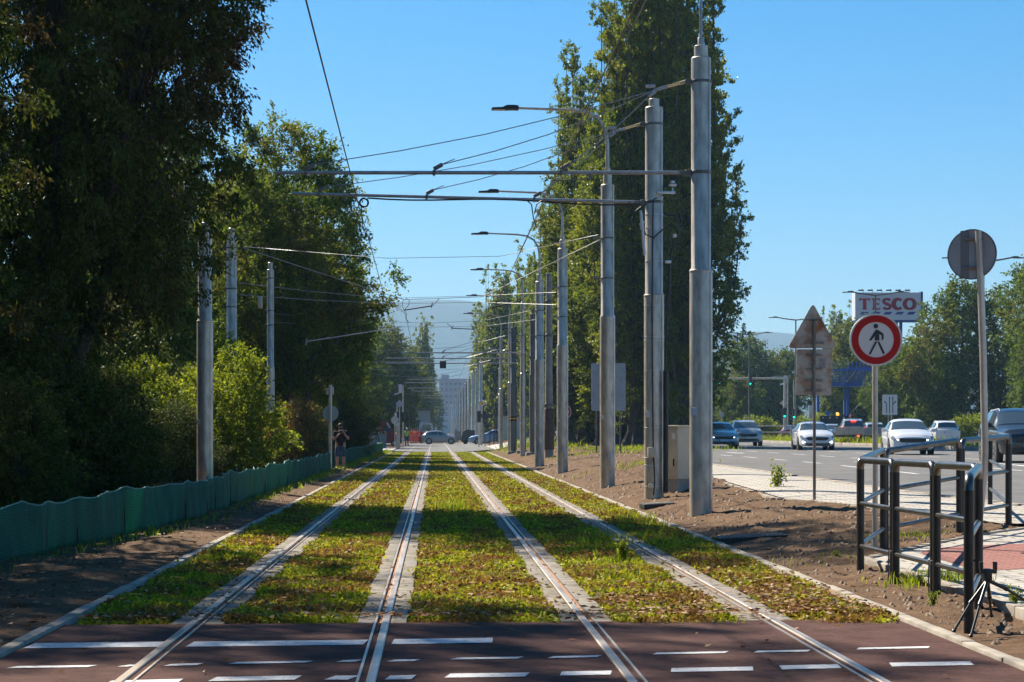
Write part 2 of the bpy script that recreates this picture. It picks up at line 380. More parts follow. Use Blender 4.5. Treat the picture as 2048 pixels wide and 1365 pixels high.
# ---------------------------------------------------------------- foliage
def leaf_arrays(rng, C, per, rad, L, W, droop=0., up=None, jit=.45, twig=0):
    C = np.asarray(C, float); N = len(C)*per
    rad = np.asarray(rad, float)
    if twig:                                             # leaves strung along short twigs
        nt = max(2, per//twig); d = rng.normal(0, 1, (len(C), nt, 3)); d[:, :, 2] -= droop*.7
        o = C.mean(0); out = C-o; out /= np.linalg.norm(out, axis=1, keepdims=True)+1e-6; d += out[:, None]*.8
        d /= np.linalg.norm(d, axis=2, keepdims=True); k = rng.integers(0, nt, (len(C), per)); dd = np.take_along_axis(d, k[:, :, None], 1).reshape(-1, 3)
        ln = (rad if rad.ndim == 0 else rad.mean())*(1.5+1.3*rng.random((len(C), nt))); ll = np.take_along_axis(ln, k, 1).reshape(-1, 1)
        p = np.repeat(C, per, 0)+dd*ll*rng.random((N, 1))**.8+rng.normal(0, L*.42, (N, 3))
        u = rng.normal(0, .75, (N, 3))+dd
    else:
        p = np.repeat(C, per, 0)+rng.normal(0, 1, (N, 3))*(np.repeat(rad, per, 0) if rad.ndim == 2 else rad)
        u = rng.normal(0, 1, (N, 3))
    u[:, 2] -= droop
    if up is not None: u[:, 2] += up
    u /= np.linalg.norm(u, axis=1, keepdims=True)
    q = rng.normal(0, 1, (N, 3)); v = np.cross(u, q); v /= np.linalg.norm(v, axis=1, keepdims=True)+1e-9
    n = np.cross(u, v); s = (1-jit+2*jit*rng.random((N, 1)))
    a = p-u*L*.5*s; c = p+u*L*.5*s; m = p+u*L*.05*s-n*L*.07*s
    b = m+v*W*.5*s; d = m-v*W*.5*s
    V = np.stack([a, b, c, d], 1).reshape(-1, 3); F = np.arange(N*4).reshape(-1, 4)
    return V, F
def lobe_clumps(rng, lobes, n, inner=.35):
    lob = np.array(lobes, float); wt = (lob[:, 3]*lob[:, 4]*lob[:, 5])**(2/3); wt /= wt.sum()
    k = rng.choice(len(lob), n, p=wt); d = rng.normal(0, 1, (n, 3)); d /= np.linalg.norm(d, axis=1, keepdims=True)
    ph = k*1.7
    bump = 1+.16*np.sin(5*d[:, 0]+ph)*np.sin(4*d[:, 2]+2*ph)+.12*np.sin(9*d[:, 1]+3*d[:, 2]+ph)
    r = (inner+(1-inner)*rng.random(n)**.45)*bump
    return lob[k, :3]+d*r[:, None]*lob[k, 3:6]
M_bark = mat('bark', (.045, .036, .03), .95, col2=(.10, .08, .065), scale=9, stretch=(1, 1, .2), bump=.6, bscale=14)
def limbs(rng, mb, H, r0, lobes, clumps, nsmall=40, lean=(0, 0)):
    top = Vector((lean[0], lean[1], H*.62)); pts = []; rs = []
    for i in range(8):
        f = i/7; pts.append(Vector((lean[0]*f*f+.12*math.sin(3*f+r0*9)*f, lean[1]*f*f+.1*math.sin(4*f)*f, H*.62*f))); rs.append(r0*(1.35-.35*min(1, f*6))*(1-.72*f))
    mb.tube(pts, rs, 10)
    ends = []
    for lo in lobes:
        c = Vector(lo[:3]); j = min(6, max(1, int(7*min(.95, max(.15, (c.z-1.2)/H*.8)))))
        s = pts[j]; mid = s.lerp(c, .5)+Vector((0, 0, -.12*(c-s).length)); l = [s, s.lerp(mid, .5), mid, c]
        mb.tube(l, [rs[j]*.6, rs[j]*.5, rs[j]*.38, rs[j]*.12+.015], 6); ends += [(mid, c, rs[j]*.3)]
    for k in rng.choice(len(clumps), nsmall):
        c = Vector(clumps[k]); m, e, r = min(ends, key=lambda t: (t[1]-c).length)
        s = m.lerp(e, float(rng.random())); mid = s.lerp(c, .55)+Vector(rng.normal(0, .08, 3))*(c-s).length
        mb.tube([s, mid, c], [max(.02, r*.4), max(.014, r*.25), .008], 4)
def tree(name, seed, H, r0, lobes, n, per, rad, L, W, m, loc, label, cat='tree', group=None, droop=.3, nsmall=50, inner=.35, extra=None):
    rng = np.random.default_rng(seed)
    t = root(name, loc, label, cat, group)
    C = lobe_clumps(rng, lobes, n, inner)
    if extra is not None: C = np.concatenate([C, extra])
    C = C[C[:, 2] > .15]
    V, F = leaf_arrays(rng, C, per, rad, L, W, droop, twig=11)
    npobj('crown', V, F, m, t)
    tb = MB(); limbs(rng, tb, H, r0, lobes, C, nsmall); obj('trunk', tb, M_bark, t, 60)
    return t
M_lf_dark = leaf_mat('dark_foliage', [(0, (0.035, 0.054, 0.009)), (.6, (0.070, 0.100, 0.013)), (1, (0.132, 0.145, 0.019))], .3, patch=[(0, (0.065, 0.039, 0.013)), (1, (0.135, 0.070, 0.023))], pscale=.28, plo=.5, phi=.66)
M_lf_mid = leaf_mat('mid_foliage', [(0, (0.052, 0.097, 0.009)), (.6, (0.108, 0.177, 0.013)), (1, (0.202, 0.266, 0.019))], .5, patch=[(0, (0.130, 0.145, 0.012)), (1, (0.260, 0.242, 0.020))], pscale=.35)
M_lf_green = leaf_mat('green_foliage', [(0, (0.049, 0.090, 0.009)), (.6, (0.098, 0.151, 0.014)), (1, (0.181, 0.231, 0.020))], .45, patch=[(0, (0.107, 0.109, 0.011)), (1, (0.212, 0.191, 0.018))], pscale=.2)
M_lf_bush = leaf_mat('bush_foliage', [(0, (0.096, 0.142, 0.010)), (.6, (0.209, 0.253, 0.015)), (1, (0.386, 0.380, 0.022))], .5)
M_lf_rust = leaf_mat('autumn_foliage', [(0, (0.131, 0.112, 0.030)), (.5, (0.238, 0.168, 0.038)), (1, (0.428, 0.224, 0.046))], .35, patch=[(0, (0.143, 0.157, 0.030)), (1, (0.238, 0.224, 0.042))], pscale=.5)
M_lf_pop = leaf_mat('poplar_foliage', [(0, (0.062, 0.100, 0.009)), (.6, (0.133, 0.180, 0.014)), (.95, (0.229, 0.271, 0.020)), (1, (0.387, 0.253, 0.018))], .5, patch=[(0, (0.168, 0.199, 0.014)), (1, (0.300, 0.299, 0.021))], pscale=.16, gloss=.35, rough=.45)

# --- left side
G_left = 'trees behind the green fence'
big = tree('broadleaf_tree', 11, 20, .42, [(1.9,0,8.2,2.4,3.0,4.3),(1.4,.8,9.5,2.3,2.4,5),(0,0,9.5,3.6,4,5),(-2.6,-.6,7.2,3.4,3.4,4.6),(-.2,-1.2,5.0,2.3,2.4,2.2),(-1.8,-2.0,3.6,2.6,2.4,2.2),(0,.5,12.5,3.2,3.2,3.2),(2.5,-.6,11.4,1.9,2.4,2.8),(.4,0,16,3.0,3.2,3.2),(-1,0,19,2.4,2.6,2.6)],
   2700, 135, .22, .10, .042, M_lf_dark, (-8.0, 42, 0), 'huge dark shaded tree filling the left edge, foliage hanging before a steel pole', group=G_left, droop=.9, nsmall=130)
mid = tree('broadleaf_tree', 12, 15, .34, [(0,0,12.2,2.6,2.6,3),(.9,-.4,8.8,2.6,2.6,3.4),(-1.5,0,9,2.5,2.5,3.6),(1.5,-.3,5.4,2.3,2.3,2.4),(-1.6,-.5,5.2,2.2,2.2,2.4),(0,.3,6.5,2.4,2.4,3)],
   780, 150, .28, .15, .07, M_lf_mid, (-6.4, 88, 0), 'tall tree with sunlit yellow-green top behind the cantilever arm ends', group=G_left, droop=.2, nsmall=110,
   extra=np.array([(3.0+.22*i+.25*math.sin(i*2.1), -.5, 5.2+.38*i+.3*math.cos(i*1.7)) for i in range(9)]+[(2.6+.25*i, -.2, 6.6+.1*i) for i in range(5)]))
lowt = tree('broadleaf_tree', 13, 10, .28, [(0,0,6,3,3,3.4),(1.6,-.6,4.2,2.2,2.2,2.2),(-1.7,.2,4.6,2.2,2.4,2.6),(.3,-.5,8.2,2.2,2.2,2.4),(.4,-1,2.4,2.4,2.2,1.8)],
   700, 66, .33, .19, .08, M_lf_green, (-9.2, 150, 0), 'dark green tree leaning over the fence end near the red van', group=G_left, droop=.3, nsmall=60)
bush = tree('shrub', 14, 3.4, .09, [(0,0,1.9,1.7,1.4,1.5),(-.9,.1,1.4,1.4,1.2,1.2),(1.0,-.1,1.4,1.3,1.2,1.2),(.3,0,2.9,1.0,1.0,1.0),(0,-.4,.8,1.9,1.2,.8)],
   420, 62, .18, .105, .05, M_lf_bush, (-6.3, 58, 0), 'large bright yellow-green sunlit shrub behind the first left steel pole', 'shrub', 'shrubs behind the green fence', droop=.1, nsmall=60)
dup(bush, (-7.9, 56.5, 0), 2.4, 'yellow-green shrub left of the first steel pole, beside the large bright one', scale=(.85, .85, .9))
dup(bush, (-7.0, 63, 0), 1.3, 'yellow-green shrub half hidden behind the large bright one, right of the second left pole', scale=(.9, .9, 1.15))
M_rust_bush = M_lf_rust
rb = tree('shrub', 15, 2.6, .07, [(0,0,1.4,1.2,1.1,1.1),(-.7,0,1.0,1.0,.9,.9),(.7,0,1.1,.9,.9,.9),(.1,0,2.1,.7,.7,.7)], 420, 38, .17, .10, .05, M_lf_rust, (-5.5, 81, 0), 'orange-tinged shrub left of the round sign seen from behind', 'shrub', 'shrubs behind the green fence', nsmall=40)
dup(rb, (-6.9, 128, 0), 1.9, 'small reddish-brown shrub high up behind the man, beside the dark trees', scale=1.5)
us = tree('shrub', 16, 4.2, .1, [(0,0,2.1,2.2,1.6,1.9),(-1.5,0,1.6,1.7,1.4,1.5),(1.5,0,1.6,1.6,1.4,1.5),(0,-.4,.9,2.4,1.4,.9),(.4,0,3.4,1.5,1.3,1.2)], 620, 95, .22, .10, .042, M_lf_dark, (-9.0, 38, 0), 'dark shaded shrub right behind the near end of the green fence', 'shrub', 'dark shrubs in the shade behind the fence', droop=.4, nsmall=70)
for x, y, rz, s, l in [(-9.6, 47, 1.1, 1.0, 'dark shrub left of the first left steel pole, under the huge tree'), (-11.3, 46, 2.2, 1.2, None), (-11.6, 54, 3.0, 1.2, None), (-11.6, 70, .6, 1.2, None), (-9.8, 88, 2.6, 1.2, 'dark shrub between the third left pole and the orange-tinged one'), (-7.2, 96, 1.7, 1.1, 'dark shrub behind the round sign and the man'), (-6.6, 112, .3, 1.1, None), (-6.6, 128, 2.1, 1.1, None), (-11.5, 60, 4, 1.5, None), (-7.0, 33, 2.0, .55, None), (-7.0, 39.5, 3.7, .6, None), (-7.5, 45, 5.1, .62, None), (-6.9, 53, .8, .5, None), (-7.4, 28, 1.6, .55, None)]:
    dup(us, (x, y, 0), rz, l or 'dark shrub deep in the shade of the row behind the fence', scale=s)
for x, y, rz, s, l in [(-17.5, 57, 2.0, 1.1, 'dark tall tree right behind the huge shaded one on the left'), (-14.5, 82, .9, 1.05, 'dark tree behind the second left steel pole'), (-16, 48, 4.0, 1.0, 'dark tree deep behind the left edge of the huge shaded one')]:
    dup(big, (x, y, 0), rz, l, scale=s)
for x, y, rz, s in [(-11.8, 29.5, 3.0, .96), (-9, 13, 1.0, 1.0), (-10, 3, 2.5, 1.0), (-9.5, -9, 4, 1.0), (-11, -22, 5.2, 1.1), (-12, -38, .4, 1.2)]:
    dup(big, (x, y, 0), rz, 'tall dark tree beside the photographer on the left', scale=s)
for x, y, rz, s, l in [(-10.9, 71, 5.5, .92, 'dark tree filling the gap behind the first two left steel poles'), (-9.6, 97, 2.4, .95, 'tree with light hanging foliage behind the third left steel pole'), (-6.7, 104, 4.0, .98, 'dark tree right of the sunlit one, over the man with the camera'), (-11, 118, 1.0, 1.1, 'tree deep in the row behind the sunlit top')]:
    dup(mid, (x, y, 0), rz, l, scale=s)
for x, y, rz, s, l in [(-8.4, 126, 1.3, 1.15, 'dark tree behind the end of the green fence'), (-10.5, 175, 2.6, 1.25, 'hazy tree behind the red van'), (-9.5, 205, 4, 1.3, 'green tree left of the far portal poles')]:
    dup(lowt, (x, y, 0), rz, l, scale=s)
far = tree('broadleaf_tree', 17, 16, .4, [(0,0,10,4.6,4.6,4.6),(3.2,0,7.5,3.4,3.4,3.4),(-3.2,0,8,3.6,3.6,3.8),(.4,0,13,3,3,3),(0,0,4.2,4.6,4,3),(2.2,0,4,3.2,3.2,2.8),(-2.4,0,3.6,3.2,3.2,2.8)], 800, 62, .5, .30, .16, M_lf_green, (-7.6, 262, 0), 'large hazy green tree left of the tracks beyond the crossing', group='hazy trees far down the tram line', nsmall=50)
for x, y, rz, s, l in [(-5.2, 330, 1.2, 1.0, 'hazy blue-green tree far down the line, nearest the track gap on the left'), (-12, 300, 2.5, 1.25, 'hazy tree behind the large one beyond the crossing'), (-4.5, 430, .4, .95, 'pale hazy tree in front of the distant apartment block'), (-13, 400, 3.2, 1.3, 'faint far tree on the left of the line'), (-16, 232, 5, 1.1, 'tree behind the white truck'), (-1.2, 560, 2, .8, 'faint round tree right in front of the apartment block')]:
    dup(far, (x, y, 0), rz, l, scale=s)

# --- poplars
def poplar(seed, H, Rm, nsp, loc, label, m=M_lf_pop, per=80, L=.125, W=.10, dens=1.0, z0=1.2, tops=None):
    rng = np.random.default_rng(seed); t = root('poplar_tree', loc, label, 'tree', 'poplars beside the road')
    C = []; Rd = []; tb = MB()
    tb.tube([(0, 0, 0), (0, 0, 1.2), (.1, 0, H*.3), (0, .1, H*.6), (0, 0, H*.9)], [.75, .5, .4, .24, .04], 12)
    for a in range(7):
        q = a*.9; tb.tube([(.75*math.cos(q), .75*math.sin(q), -.1), (.42*math.cos(q), .42*math.sin(q), .9), (.3*math.cos(q), .3*math.sin(q), 3)], [.28, .17, .05], 6)
    for s in range(nsp):
        th = rng.random()*6.283; rr = Rm*math.sqrt(rng.random()); 
        zb = z0+rng.random()*H*.45 if rr < Rm*.8 else z0+rng.random()*H*.25
        zt = H*(1-.55*(rr/Rm)**2)*(.72+.28*rng.random()) if s > 5 else H*(.86+.14*rng.random())
        zt = max(zt, zb+2.5)
        n = int((zt-zb)*3.3*dens); f = np.linspace(0, 1, n)
        lx = rng.normal(0, .35); ly = rng.normal(0, .35)
        base = .35+.65*np.sqrt(np.minimum(1, f*2.2))            # sweeps out then upright
        x = rr*math.cos(th)*base+lx*f+.12*np.sin(9*f+s); y = rr*math.sin(th)*base+ly*f+.12*np.cos(8*f+s); z = zb+(zt-zb)*f
        wd = (.17+.42*np.sin(np.pi*np.minimum(1, .18+.82*f))**.8)*(.8+.5*rng.random())
        keep = (np.sin(f*(zt-zb)*1.5+s*2.3)+.6*np.sin(f*(zt-zb)*.63+s) > -.55) & (rng.random(n) > .06)
        for a in np.nonzero(keep)[0]:
            C.append((x[a]+rng.normal(0, wd[a]*.7), y[a]+rng.normal(0, wd[a]*.7), z[a]+rng.normal(0, .2))); Rd.append((wd[a]*.42, wd[a]*.42, wd[a]*.62))
        if s < 30:
            i0, i1, i2 = 0, n//3, n-1
            tb.tube([(0, 0, max(1, zb-1.0)), (x[i0], y[i0], z[i0]), (x[i1], y[i1], z[i1]), (x[i2], y[i2], z[i2])], [.12, .09, .06, .012], 5)
    V, F = leaf_arrays(rng, np.array(C), per, np.array(Rd).mean()*.9, L, W, -1.3, twig=12)
    npobj('crown', V, F, m, t); obj('trunk', tb, M_bark, t, 60)
    return t
def gp(x, y): return (x, y, gz(x, y))
p1 = poplar(21, 36, 3.0, 84, gp(11.9, 118), 'tallest poplar, broad column behind the second catenary pole with bright left side')
p2 = poplar(22, 34, 2.7, 76, gp(14.7, 116), 'dark poplar just left of the open road, behind the first right catenary pole')
p3 = poplar(23, 27, 2.2, 70, gp(9.7, 133), 'shorter poplar at the left of the near group, its thin spire against the sky')
dup(p1, gp(13.6, 126), 2.1, 'poplar in the middle of the near group behind the cabinet', scale=(.95, .95, 1.02))
dup(p3, gp(8.4, 128), .3, 'bushy low poplar at the left foot of the near group', scale=(1.0, 1.0, .62))
dup(p3, gp(10.7, 123), 4.3, 'medium poplar filling the left middle of the near group, behind the nearest lamp', scale=(1.15, 1.15, .86))
dup(p3, gp(9.2, 142), 1.0, 'low poplar at the far left of the near group, behind the old concrete post', scale=(1.0, 1.0, .72))
p4 = poplar(24, 27, 3.0, 90, (12.6, 268, .4), 'tallest poplar of the far group beyond the crossing', per=18, L=.32, W=.24, dens=.7)
for x, y, rz, s, l in [(10.6, 300, 1, .93, 'poplar of the far group nearest the track gap'), (14.6, 250, 2, .92, 'poplar of the far group behind the tram shelter'), (9.4, 345, 3, .9, 'hazy poplar at the left end of the far group'), (16.8, 262, 4, .85, 'poplar of the far group half hidden behind the lamp poles'), (9.6, 276, 2.5, .94, 'broad poplar in the middle of the far group'), (7.6, 292, 5.5, .74, 'shorter poplar at the left foot of the far group'), (12.0, 240, .4, .8, 'poplar of the far group just left of the dark pole cluster'), (10.2, 420, 5, 1, 'faint poplar at the very end of the avenue')]:
    dup(p4, (x, y, .4), rz, l, scale=s)
dup(p4, (70.8, 352, .5), 2, 'slim hazy poplar right of the rusty triangle sign', scale=(.95, .95, .9))
dup(p4, (73.8, 356, .5), 3, 'second tip of the slim hazy poplar pair beside the rusty sign', scale=(.8, .8, .84))
dup(p4, (-2.2, 370, 0), .6, 'slim dark poplar rising above the hazy trees on the left', scale=(.75, .75, .88))
dup(p4, (89, 366, .5), 1, 'hazy poplar partly hidden by the right-hand trees under the store billboard', scale=(.8, .8, .75))

for x, y, rz, sc_, l in [(12.6, 137, 1.0, 1.25, 'low green growth at the feet of the near poplars, behind the grey sign back'), (10.8, 134, 2.2, 1.1, 'low green growth at the feet of the near poplars, right of the concrete post'), (14.2, 133, 3.2, 1.2, 'low green growth at the feet of the near poplars, left of the cabinet')]:
    dup(us, gp(x, y), rz, l, scale=sc_*.8, group='growth at the poplar feet')
# --- right side, beyond the second carriageway
rt = tree('broadleaf_tree', 31, 15, .4, [(0,0,9.5,4,4,4.4),(2.8,-.5,7,3.2,3.2,3.4),(-2.8,0,7.4,3.2,3.2,3.6),(.2,0,12.4,2.6,2.6,2.6),(0,-1,4,4.4,3.4,3),(2.6,-1,3,3,3,2.4),(-2.8,-1,2.6,2.6,2.8,2.4)], 950, 74, .40, .24, .13, M_lf_green, (49, 186, .5), 'tall tree right of the no-pedestrians sign, behind the lane arrow sign', group='trees along the right of the road', nsmall=70)
for x, y, rz, sx, sz, l in [(54.5, 176, 1.4, 1.05, 1.12, 'tree at the right edge behind the bent sign post'), (51.5, 168, 4.4, .72, .72, 'lower tree between the bent sign post and the dark car'), (44.6, 190, 2.6, .7, .62, 'low rounded tree behind the lane arrow sign'), (49.5, 232, 3.3, 1.0, .93, 'tree behind the blue footbridge on its right'),
   (34, 262, .5, .95, .86, 'tree just right of the dark poplar, behind the silver car'), (42, 268, 2, 1.05, .9, 'tree behind the double-armed lamp and traffic gantry'), (47.5, 272, 4, .9, .8, 'tree left of the rusty triangle sign, behind the gantry pole'), (58.5, 280, 1, .8, .62, 'low tree seen under the blue footbridge'), (66, 285, 3, 1, .8, 'tree seen behind the blue footbridge legs'), (36, 236, 5, .62, .5, 'small bright round tree behind the median guard rail'), (72, 290, 2, 1, .85, 'tree behind the no-pedestrians sign post'),
   (59, 190, 2, 1.2, 1.25, 'tree at the far right edge of the picture'), (26, 300, 2, 1.0, .8, 'tree half hidden behind the dark poplar')]:
    dup(rt, (x, y, .5), rz, l, scale=(sx, sx, sz))
hb = tree('shrub', 33, 2.4, .06, [(0,0,1.1,1.9,1.2,1.0),(-1.3,0,.9,1.2,1.0,.9),(1.3,0,.8,1.2,1,.8)], 420, 30, .28, .16, .08, M_lf_bush, (43.5, 160, .5), 'bright green shrub below the white guard rail left of the dark car', 'shrub', 'shrubs beyond the road', nsmall=20)
for x, y, rz, s, l in [(47.5, 163, 1, 1.1, 'bright shrub right of the bent sign post, behind the dark car'), (39, 205, 2, 1.2, 'shrub behind the silver-white car, left of the gantry pole'), (33, 208, 3, 1.1, 'shrub behind the guard rail, right of the taller silver car'), (52, 160, 4, 1.2, 'shrub at the far right behind the dark car')]:
    dup(hb, (x, y, .5), rz, l, scale=s)

# --- ground cover
def scatter(rng, n, x0, x1, y0, y1, pw=1.0):
    f = rng.random(n); y = 1/((1/y0)*(1-f)+(1/y1)*f) if pw else y0+(y1-y0)*f
    return rng.uniform(x0, x1, n), y
M_sed = leaf_mat('sedum', [(0, (0.124, 0.171, 0.010)), (.5, (0.309, 0.332, 0.016)), (1, (0.616, 0.535, 0.025))], .35, patch=[(0, (0.147, 0.065, 0.023)), (.6, (0.296, 0.150, 0.038)), (1, (0.370, 0.300, 0.030))], pscale=1.1, plo=.44, phi=.56)
M_grass = leaf_mat('grass_blades', [(0, (0.142, 0.204, 0.010)), (.6, (0.270, 0.336, 0.015)), (1, (0.460, 0.450, 0.026))], .45)
rng = np.random.default_rng(7)
strips = [(-2.82, -2.06), (-1.66, -.62), (-.2, 1.0), (1.42, 2.44), (2.86, 3.66)]
Vs = []; Fs = []; o = 0
def put(V, F):
    global o
    Vs.append(V); Fs.append(F+o); o += len(V)
def tufted(x, y, th): return np.sin(3.1*x+1.3*np.sin(2.3*y))*np.sin(2.7*y+1.1*np.sin(3.7*x))+.5*np.sin(7.3*x+2)*np.sin(6.1*y) > th
for x0, x1 in strips:
    n = 15000; x, y = scatter(rng, n, x0+.015, x1-.015, 15.62, 60); 
    h = .02+.05*rng.random(n)*(1+.6*np.sin(2.3*x+1.9*y))
    k = tufted(x, y, -.75) | (rng.random(n) < .3); x, y, h = x[k], y[k], h[k]; sc = np.sqrt(y/16)
    C = np.stack([x, y, h-.062], 1); V, F = leaf_arrays(rng, C, 6, np.stack([.02*sc, .03*sc, .012*sc], 1), .036, .022, 0, .3)
    c = V.reshape(-1, 4, 3); ctr = c.mean(1, keepdims=True); f = np.repeat(sc, 6)[:, None, None]; put(((c-ctr)*f+ctr).reshape(-1, 3), F)
    n = 5500; x, y = scatter(rng, n, x0+.02, x1-.02, 60, 142); C = np.stack([x, y, -.055+.035*rng.random(n)], 1)
    V, F = leaf_arrays(rng, C, 6, (.05, .14, .014), .075, .045, 0, .3); put(V, F)
for x0, x1 in strips:                                    # thicker leafy cushions
    n = 150; x, y = scatter(rng, n, x0+.1, x1-.1, 15.8, 60); k = tufted(x*.7+2, y*.6, .1); x, y = x[k], y[k]; sc = np.sqrt(y/16)
    C = np.stack([x, y, np.full(len(x), -.012)], 1); V, F = leaf_arrays(rng, C, 60, np.stack([.10*sc, .13*sc, .022+0*sc], 1), .05, .03, 0, .5); put(V, F)
setting(npobj('ground_cover', np.concatenate(Vs), np.concatenate(Fs), M_sed), 'stuff')
# taller grass: patches in the track, bright far end, along the fence
Vs = []; Fs = []; o = 0
def blades(x, y, z, h, wd):
    n = len(x); th = rng.random(n)*6.283; le = rng.normal(0, .35, (n, 2))*h[:, None]
    b = np.stack([x, y, z], 1); dx = np.stack([np.cos(th), np.sin(th), 0*th], 1)*wd[:, None]*.5
    m = b+np.stack([le[:, 0]*.3, le[:, 1]*.3, h*.6], 1); t = b+np.stack([le[:, 0], le[:, 1], h], 1)
    V = np.stack([b-dx, b+dx, m+dx*.8, m-dx*.8, m-dx*.8, m+dx*.8, t+dx*.1, t-dx*.1], 1).reshape(-1, 3)
    put(V, np.arange(n*8).reshape(-1, 4))
for x0, x1 in strips:
    n = 9000; x, y = scatter(rng, n, x0+.05, x1-.05, 70, 142, 0); k = (rng.random(n) < np.clip((y-75)/60, .08, .9)); x, y = x[k], y[k]
    blades(x, y, np.full(len(x), -.06), .045+.055*rng.random(len(x)), np.full(len(x), .035))
    n = 2600; x, y = scatter(rng, n, x0, x1, 16, 70); k = tufted(x*1.1+4, y*.8+1, .55); x, y = x[k], y[k]
    blades(x, y, np.full(len(x), -.05), .05+.08*rng.random(len(x)), .006+.0003*y)
for cx, cyy, n, hh in [(.35, 38.5, 260, .16), (2.2, 27.5, 260, .1), (3.3, 33, 220, .14), (3.1, 27, 160, .12), (1.9, 22, 120, .09)]:
    x = cx+rng.normal(0, .22, n); y = cyy+rng.normal(0, .9, n); blades(x, y, np.full(n, -.01), hh*(.5+rng.random(n)), np.full(n, .014))
def fence_x(y): return np.interp(y, [10, 22, 33, 75, 140], [-5.9, -4.82, -4.02, -3.92, -3.5])
n = 5200; y = 1/((1/14)*(1-rng.random(n))+(1/140)*rng.random(n)); y = rng.uniform(15, 140, n)**1.0; x = fence_x(y)+.12+np.abs(rng.normal(0, .22, n))
k = tufted(x*0+1, y*.9, -.2); x, y = x[k], y[k]; blades(x, y, np.full(len(x), .0), .04+.11*rng.random(len(x))*(.6+y/90), .005+.00025*y)
for cx, cyy, r, n, hh in [(9.6, 100, 1.8, 700, .16), (7.0, 118, 1.0, 400, .28), (6.6, 132, 1.2, 600, .5), (6.2, 60, .9, 260, .16), (7.2, 86, 1.3, 400, .12), (11.5, 104, 2, 700, .2), (5.9, 24.7, .35, 160, .07), (4.75, 19.0, .2, 380, .1), (4.3, 22.5, .3, 90, .08)]:
    x = cx+rng.normal(0, r, n); y = cyy+rng.normal(0, r*1.4, n); blades(x, y, ground(x, y)-.01, hh*(.4+rng.random(n)), .006+.0003*y)
n = 9000; x = rng.uniform(27.1, 28.9, n); y = rng.uniform(84, 330, n); blades(x, y, ground(x, y)+.1, .15+.5*rng.random(n)**2, np.full(n, .05))
n = 5000; x = rng.uniform(40, 60, n); y = rng.uniform(150, 300, n); blades(x, y, ground(x, y)-.1, .2+.5*rng.random(n), np.full(n, .09))
setting(npobj('grass', np.concatenate(Vs), np.concatenate(Fs), M_grass), 'stuff')
M_fall = leaf_mat('fallen_leaves', [(0, (0.136, 0.047, 0.015)), (.3, (0.221, 0.086, 0.028)), (.55, (0.306, 0.158, 0.068)), (.8, (0.374, 0.245, 0.136)), (1, (0.425, 0.317, 0.211))], .15, rough=.7)
Vs = []; Fs = []; o = 0
def fallen(x, y, z, L=.066):
    n = len(x); V, F = leaf_arrays(rng, np.stack([x, y, z+.014], 1), 1, (.001, .001, .004), L, L*.62); c = V.reshape(-1, 4, 3); ctr = c.mean(1, keepdims=True)
    d = c-ctr; d[:, :, 2] *= .35; put((ctr+d).reshape(-1, 3), F)
n = 900; x, y = scatter(rng, n, -2.8, 3.7, 15.5, 22); fallen(x, y, np.full(n, .03))
n = 700; x = rng.uniform(-2.8, 3.65, n); y = 15.75+np.abs(rng.normal(0, .16, n))+.07*(x+2.9); fallen(x, y, np.full(n, .02))
n = 620; x = rng.uniform(2.75, 3.65, n); y = 16.1+np.abs(rng.normal(0, 2.2, n)); fallen(x, y, np.full(n, .05))
n = 260; x = rng.uniform(1.42, 2.45, n); y = 16.0+np.abs(rng.normal(0, 1.4, n)); fallen(x, y, np.full(n, .05))
n = 260; x, y = scatter(rng, n, -2.8, 3.7, 22, 60); fallen(x, y, np.full(n, .05))
n = 26; x = rng.uniform(-2.6, 3.6, n); y = rng.uniform(12, 15.3, n); fallen(x, y, np.full(n, .004))
n = 2300; y = 1/((1/12)*(1-(q := rng.random(n)))+(1/60)*q); x = rng.uniform(-5.2, -3.0, n); fallen(x, y, .02+lump(x, y, 1.2))
n = 420; x = rng.uniform(3.9, 7, n); y = rng.uniform(14, 40, n); k = x < cl(y)-.05; x, y = x[k], y[k]; fallen(x, y, ground(x, y)+lump(x, y)*np.clip((x-3.85)/.4, 0, 1), .07)
for X0, sg in RX:
    n = 60; fallen(X0+sg*.021+rng.normal(0, .008, n), rng.uniform(11.5, 18, n), np.full(n, -.03), .045)
setting(npobj('fallen_leaves', np.concatenate(Vs), np.concatenate(Fs), M_fall), 'stuff')
# clods and pebbles on the soil bank
n = 9000; y = 1/((1/14)*(1-(q := rng.random(n)))+(1/90)*q); x = 3.9+rng.random(n)*4.5; k = x < np.where(y < 26, cl(y), pl(y))-.1; x, y = x[k], y[k]; n = len(x)
s = .006+.022*rng.random(n)**3*(1+y/45)
base = np.array([(1,0,0),(0,1,0),(-1,0,0),(0,-1,0),(0,0,1)], float); F0 = np.array([(0,1,4),(1,2,4),(2,3,4),(3,0,4)])
V = (np.stack([x, y, ground(x, y)+lump(x, y)*np.clip((x-3.85)/.4, 0, 1)-.002], 1)[:, None]+base[None]*s[:, None, None]*rng.uniform(.6, 1.4, (n, 5, 1)))
F = (F0[None]+5*np.arange(n)[:, None, None]).reshape(-1, 3)
M_peb = leaf_mat('pebbles', [(0, (.06, .036, .022)), (.75, (.12, .078, .048)), (1, (.22, .16, .11))], 0)
setting(npobj('soil_clods', V.reshape(-1, 3), F, M_peb), 'stuff')
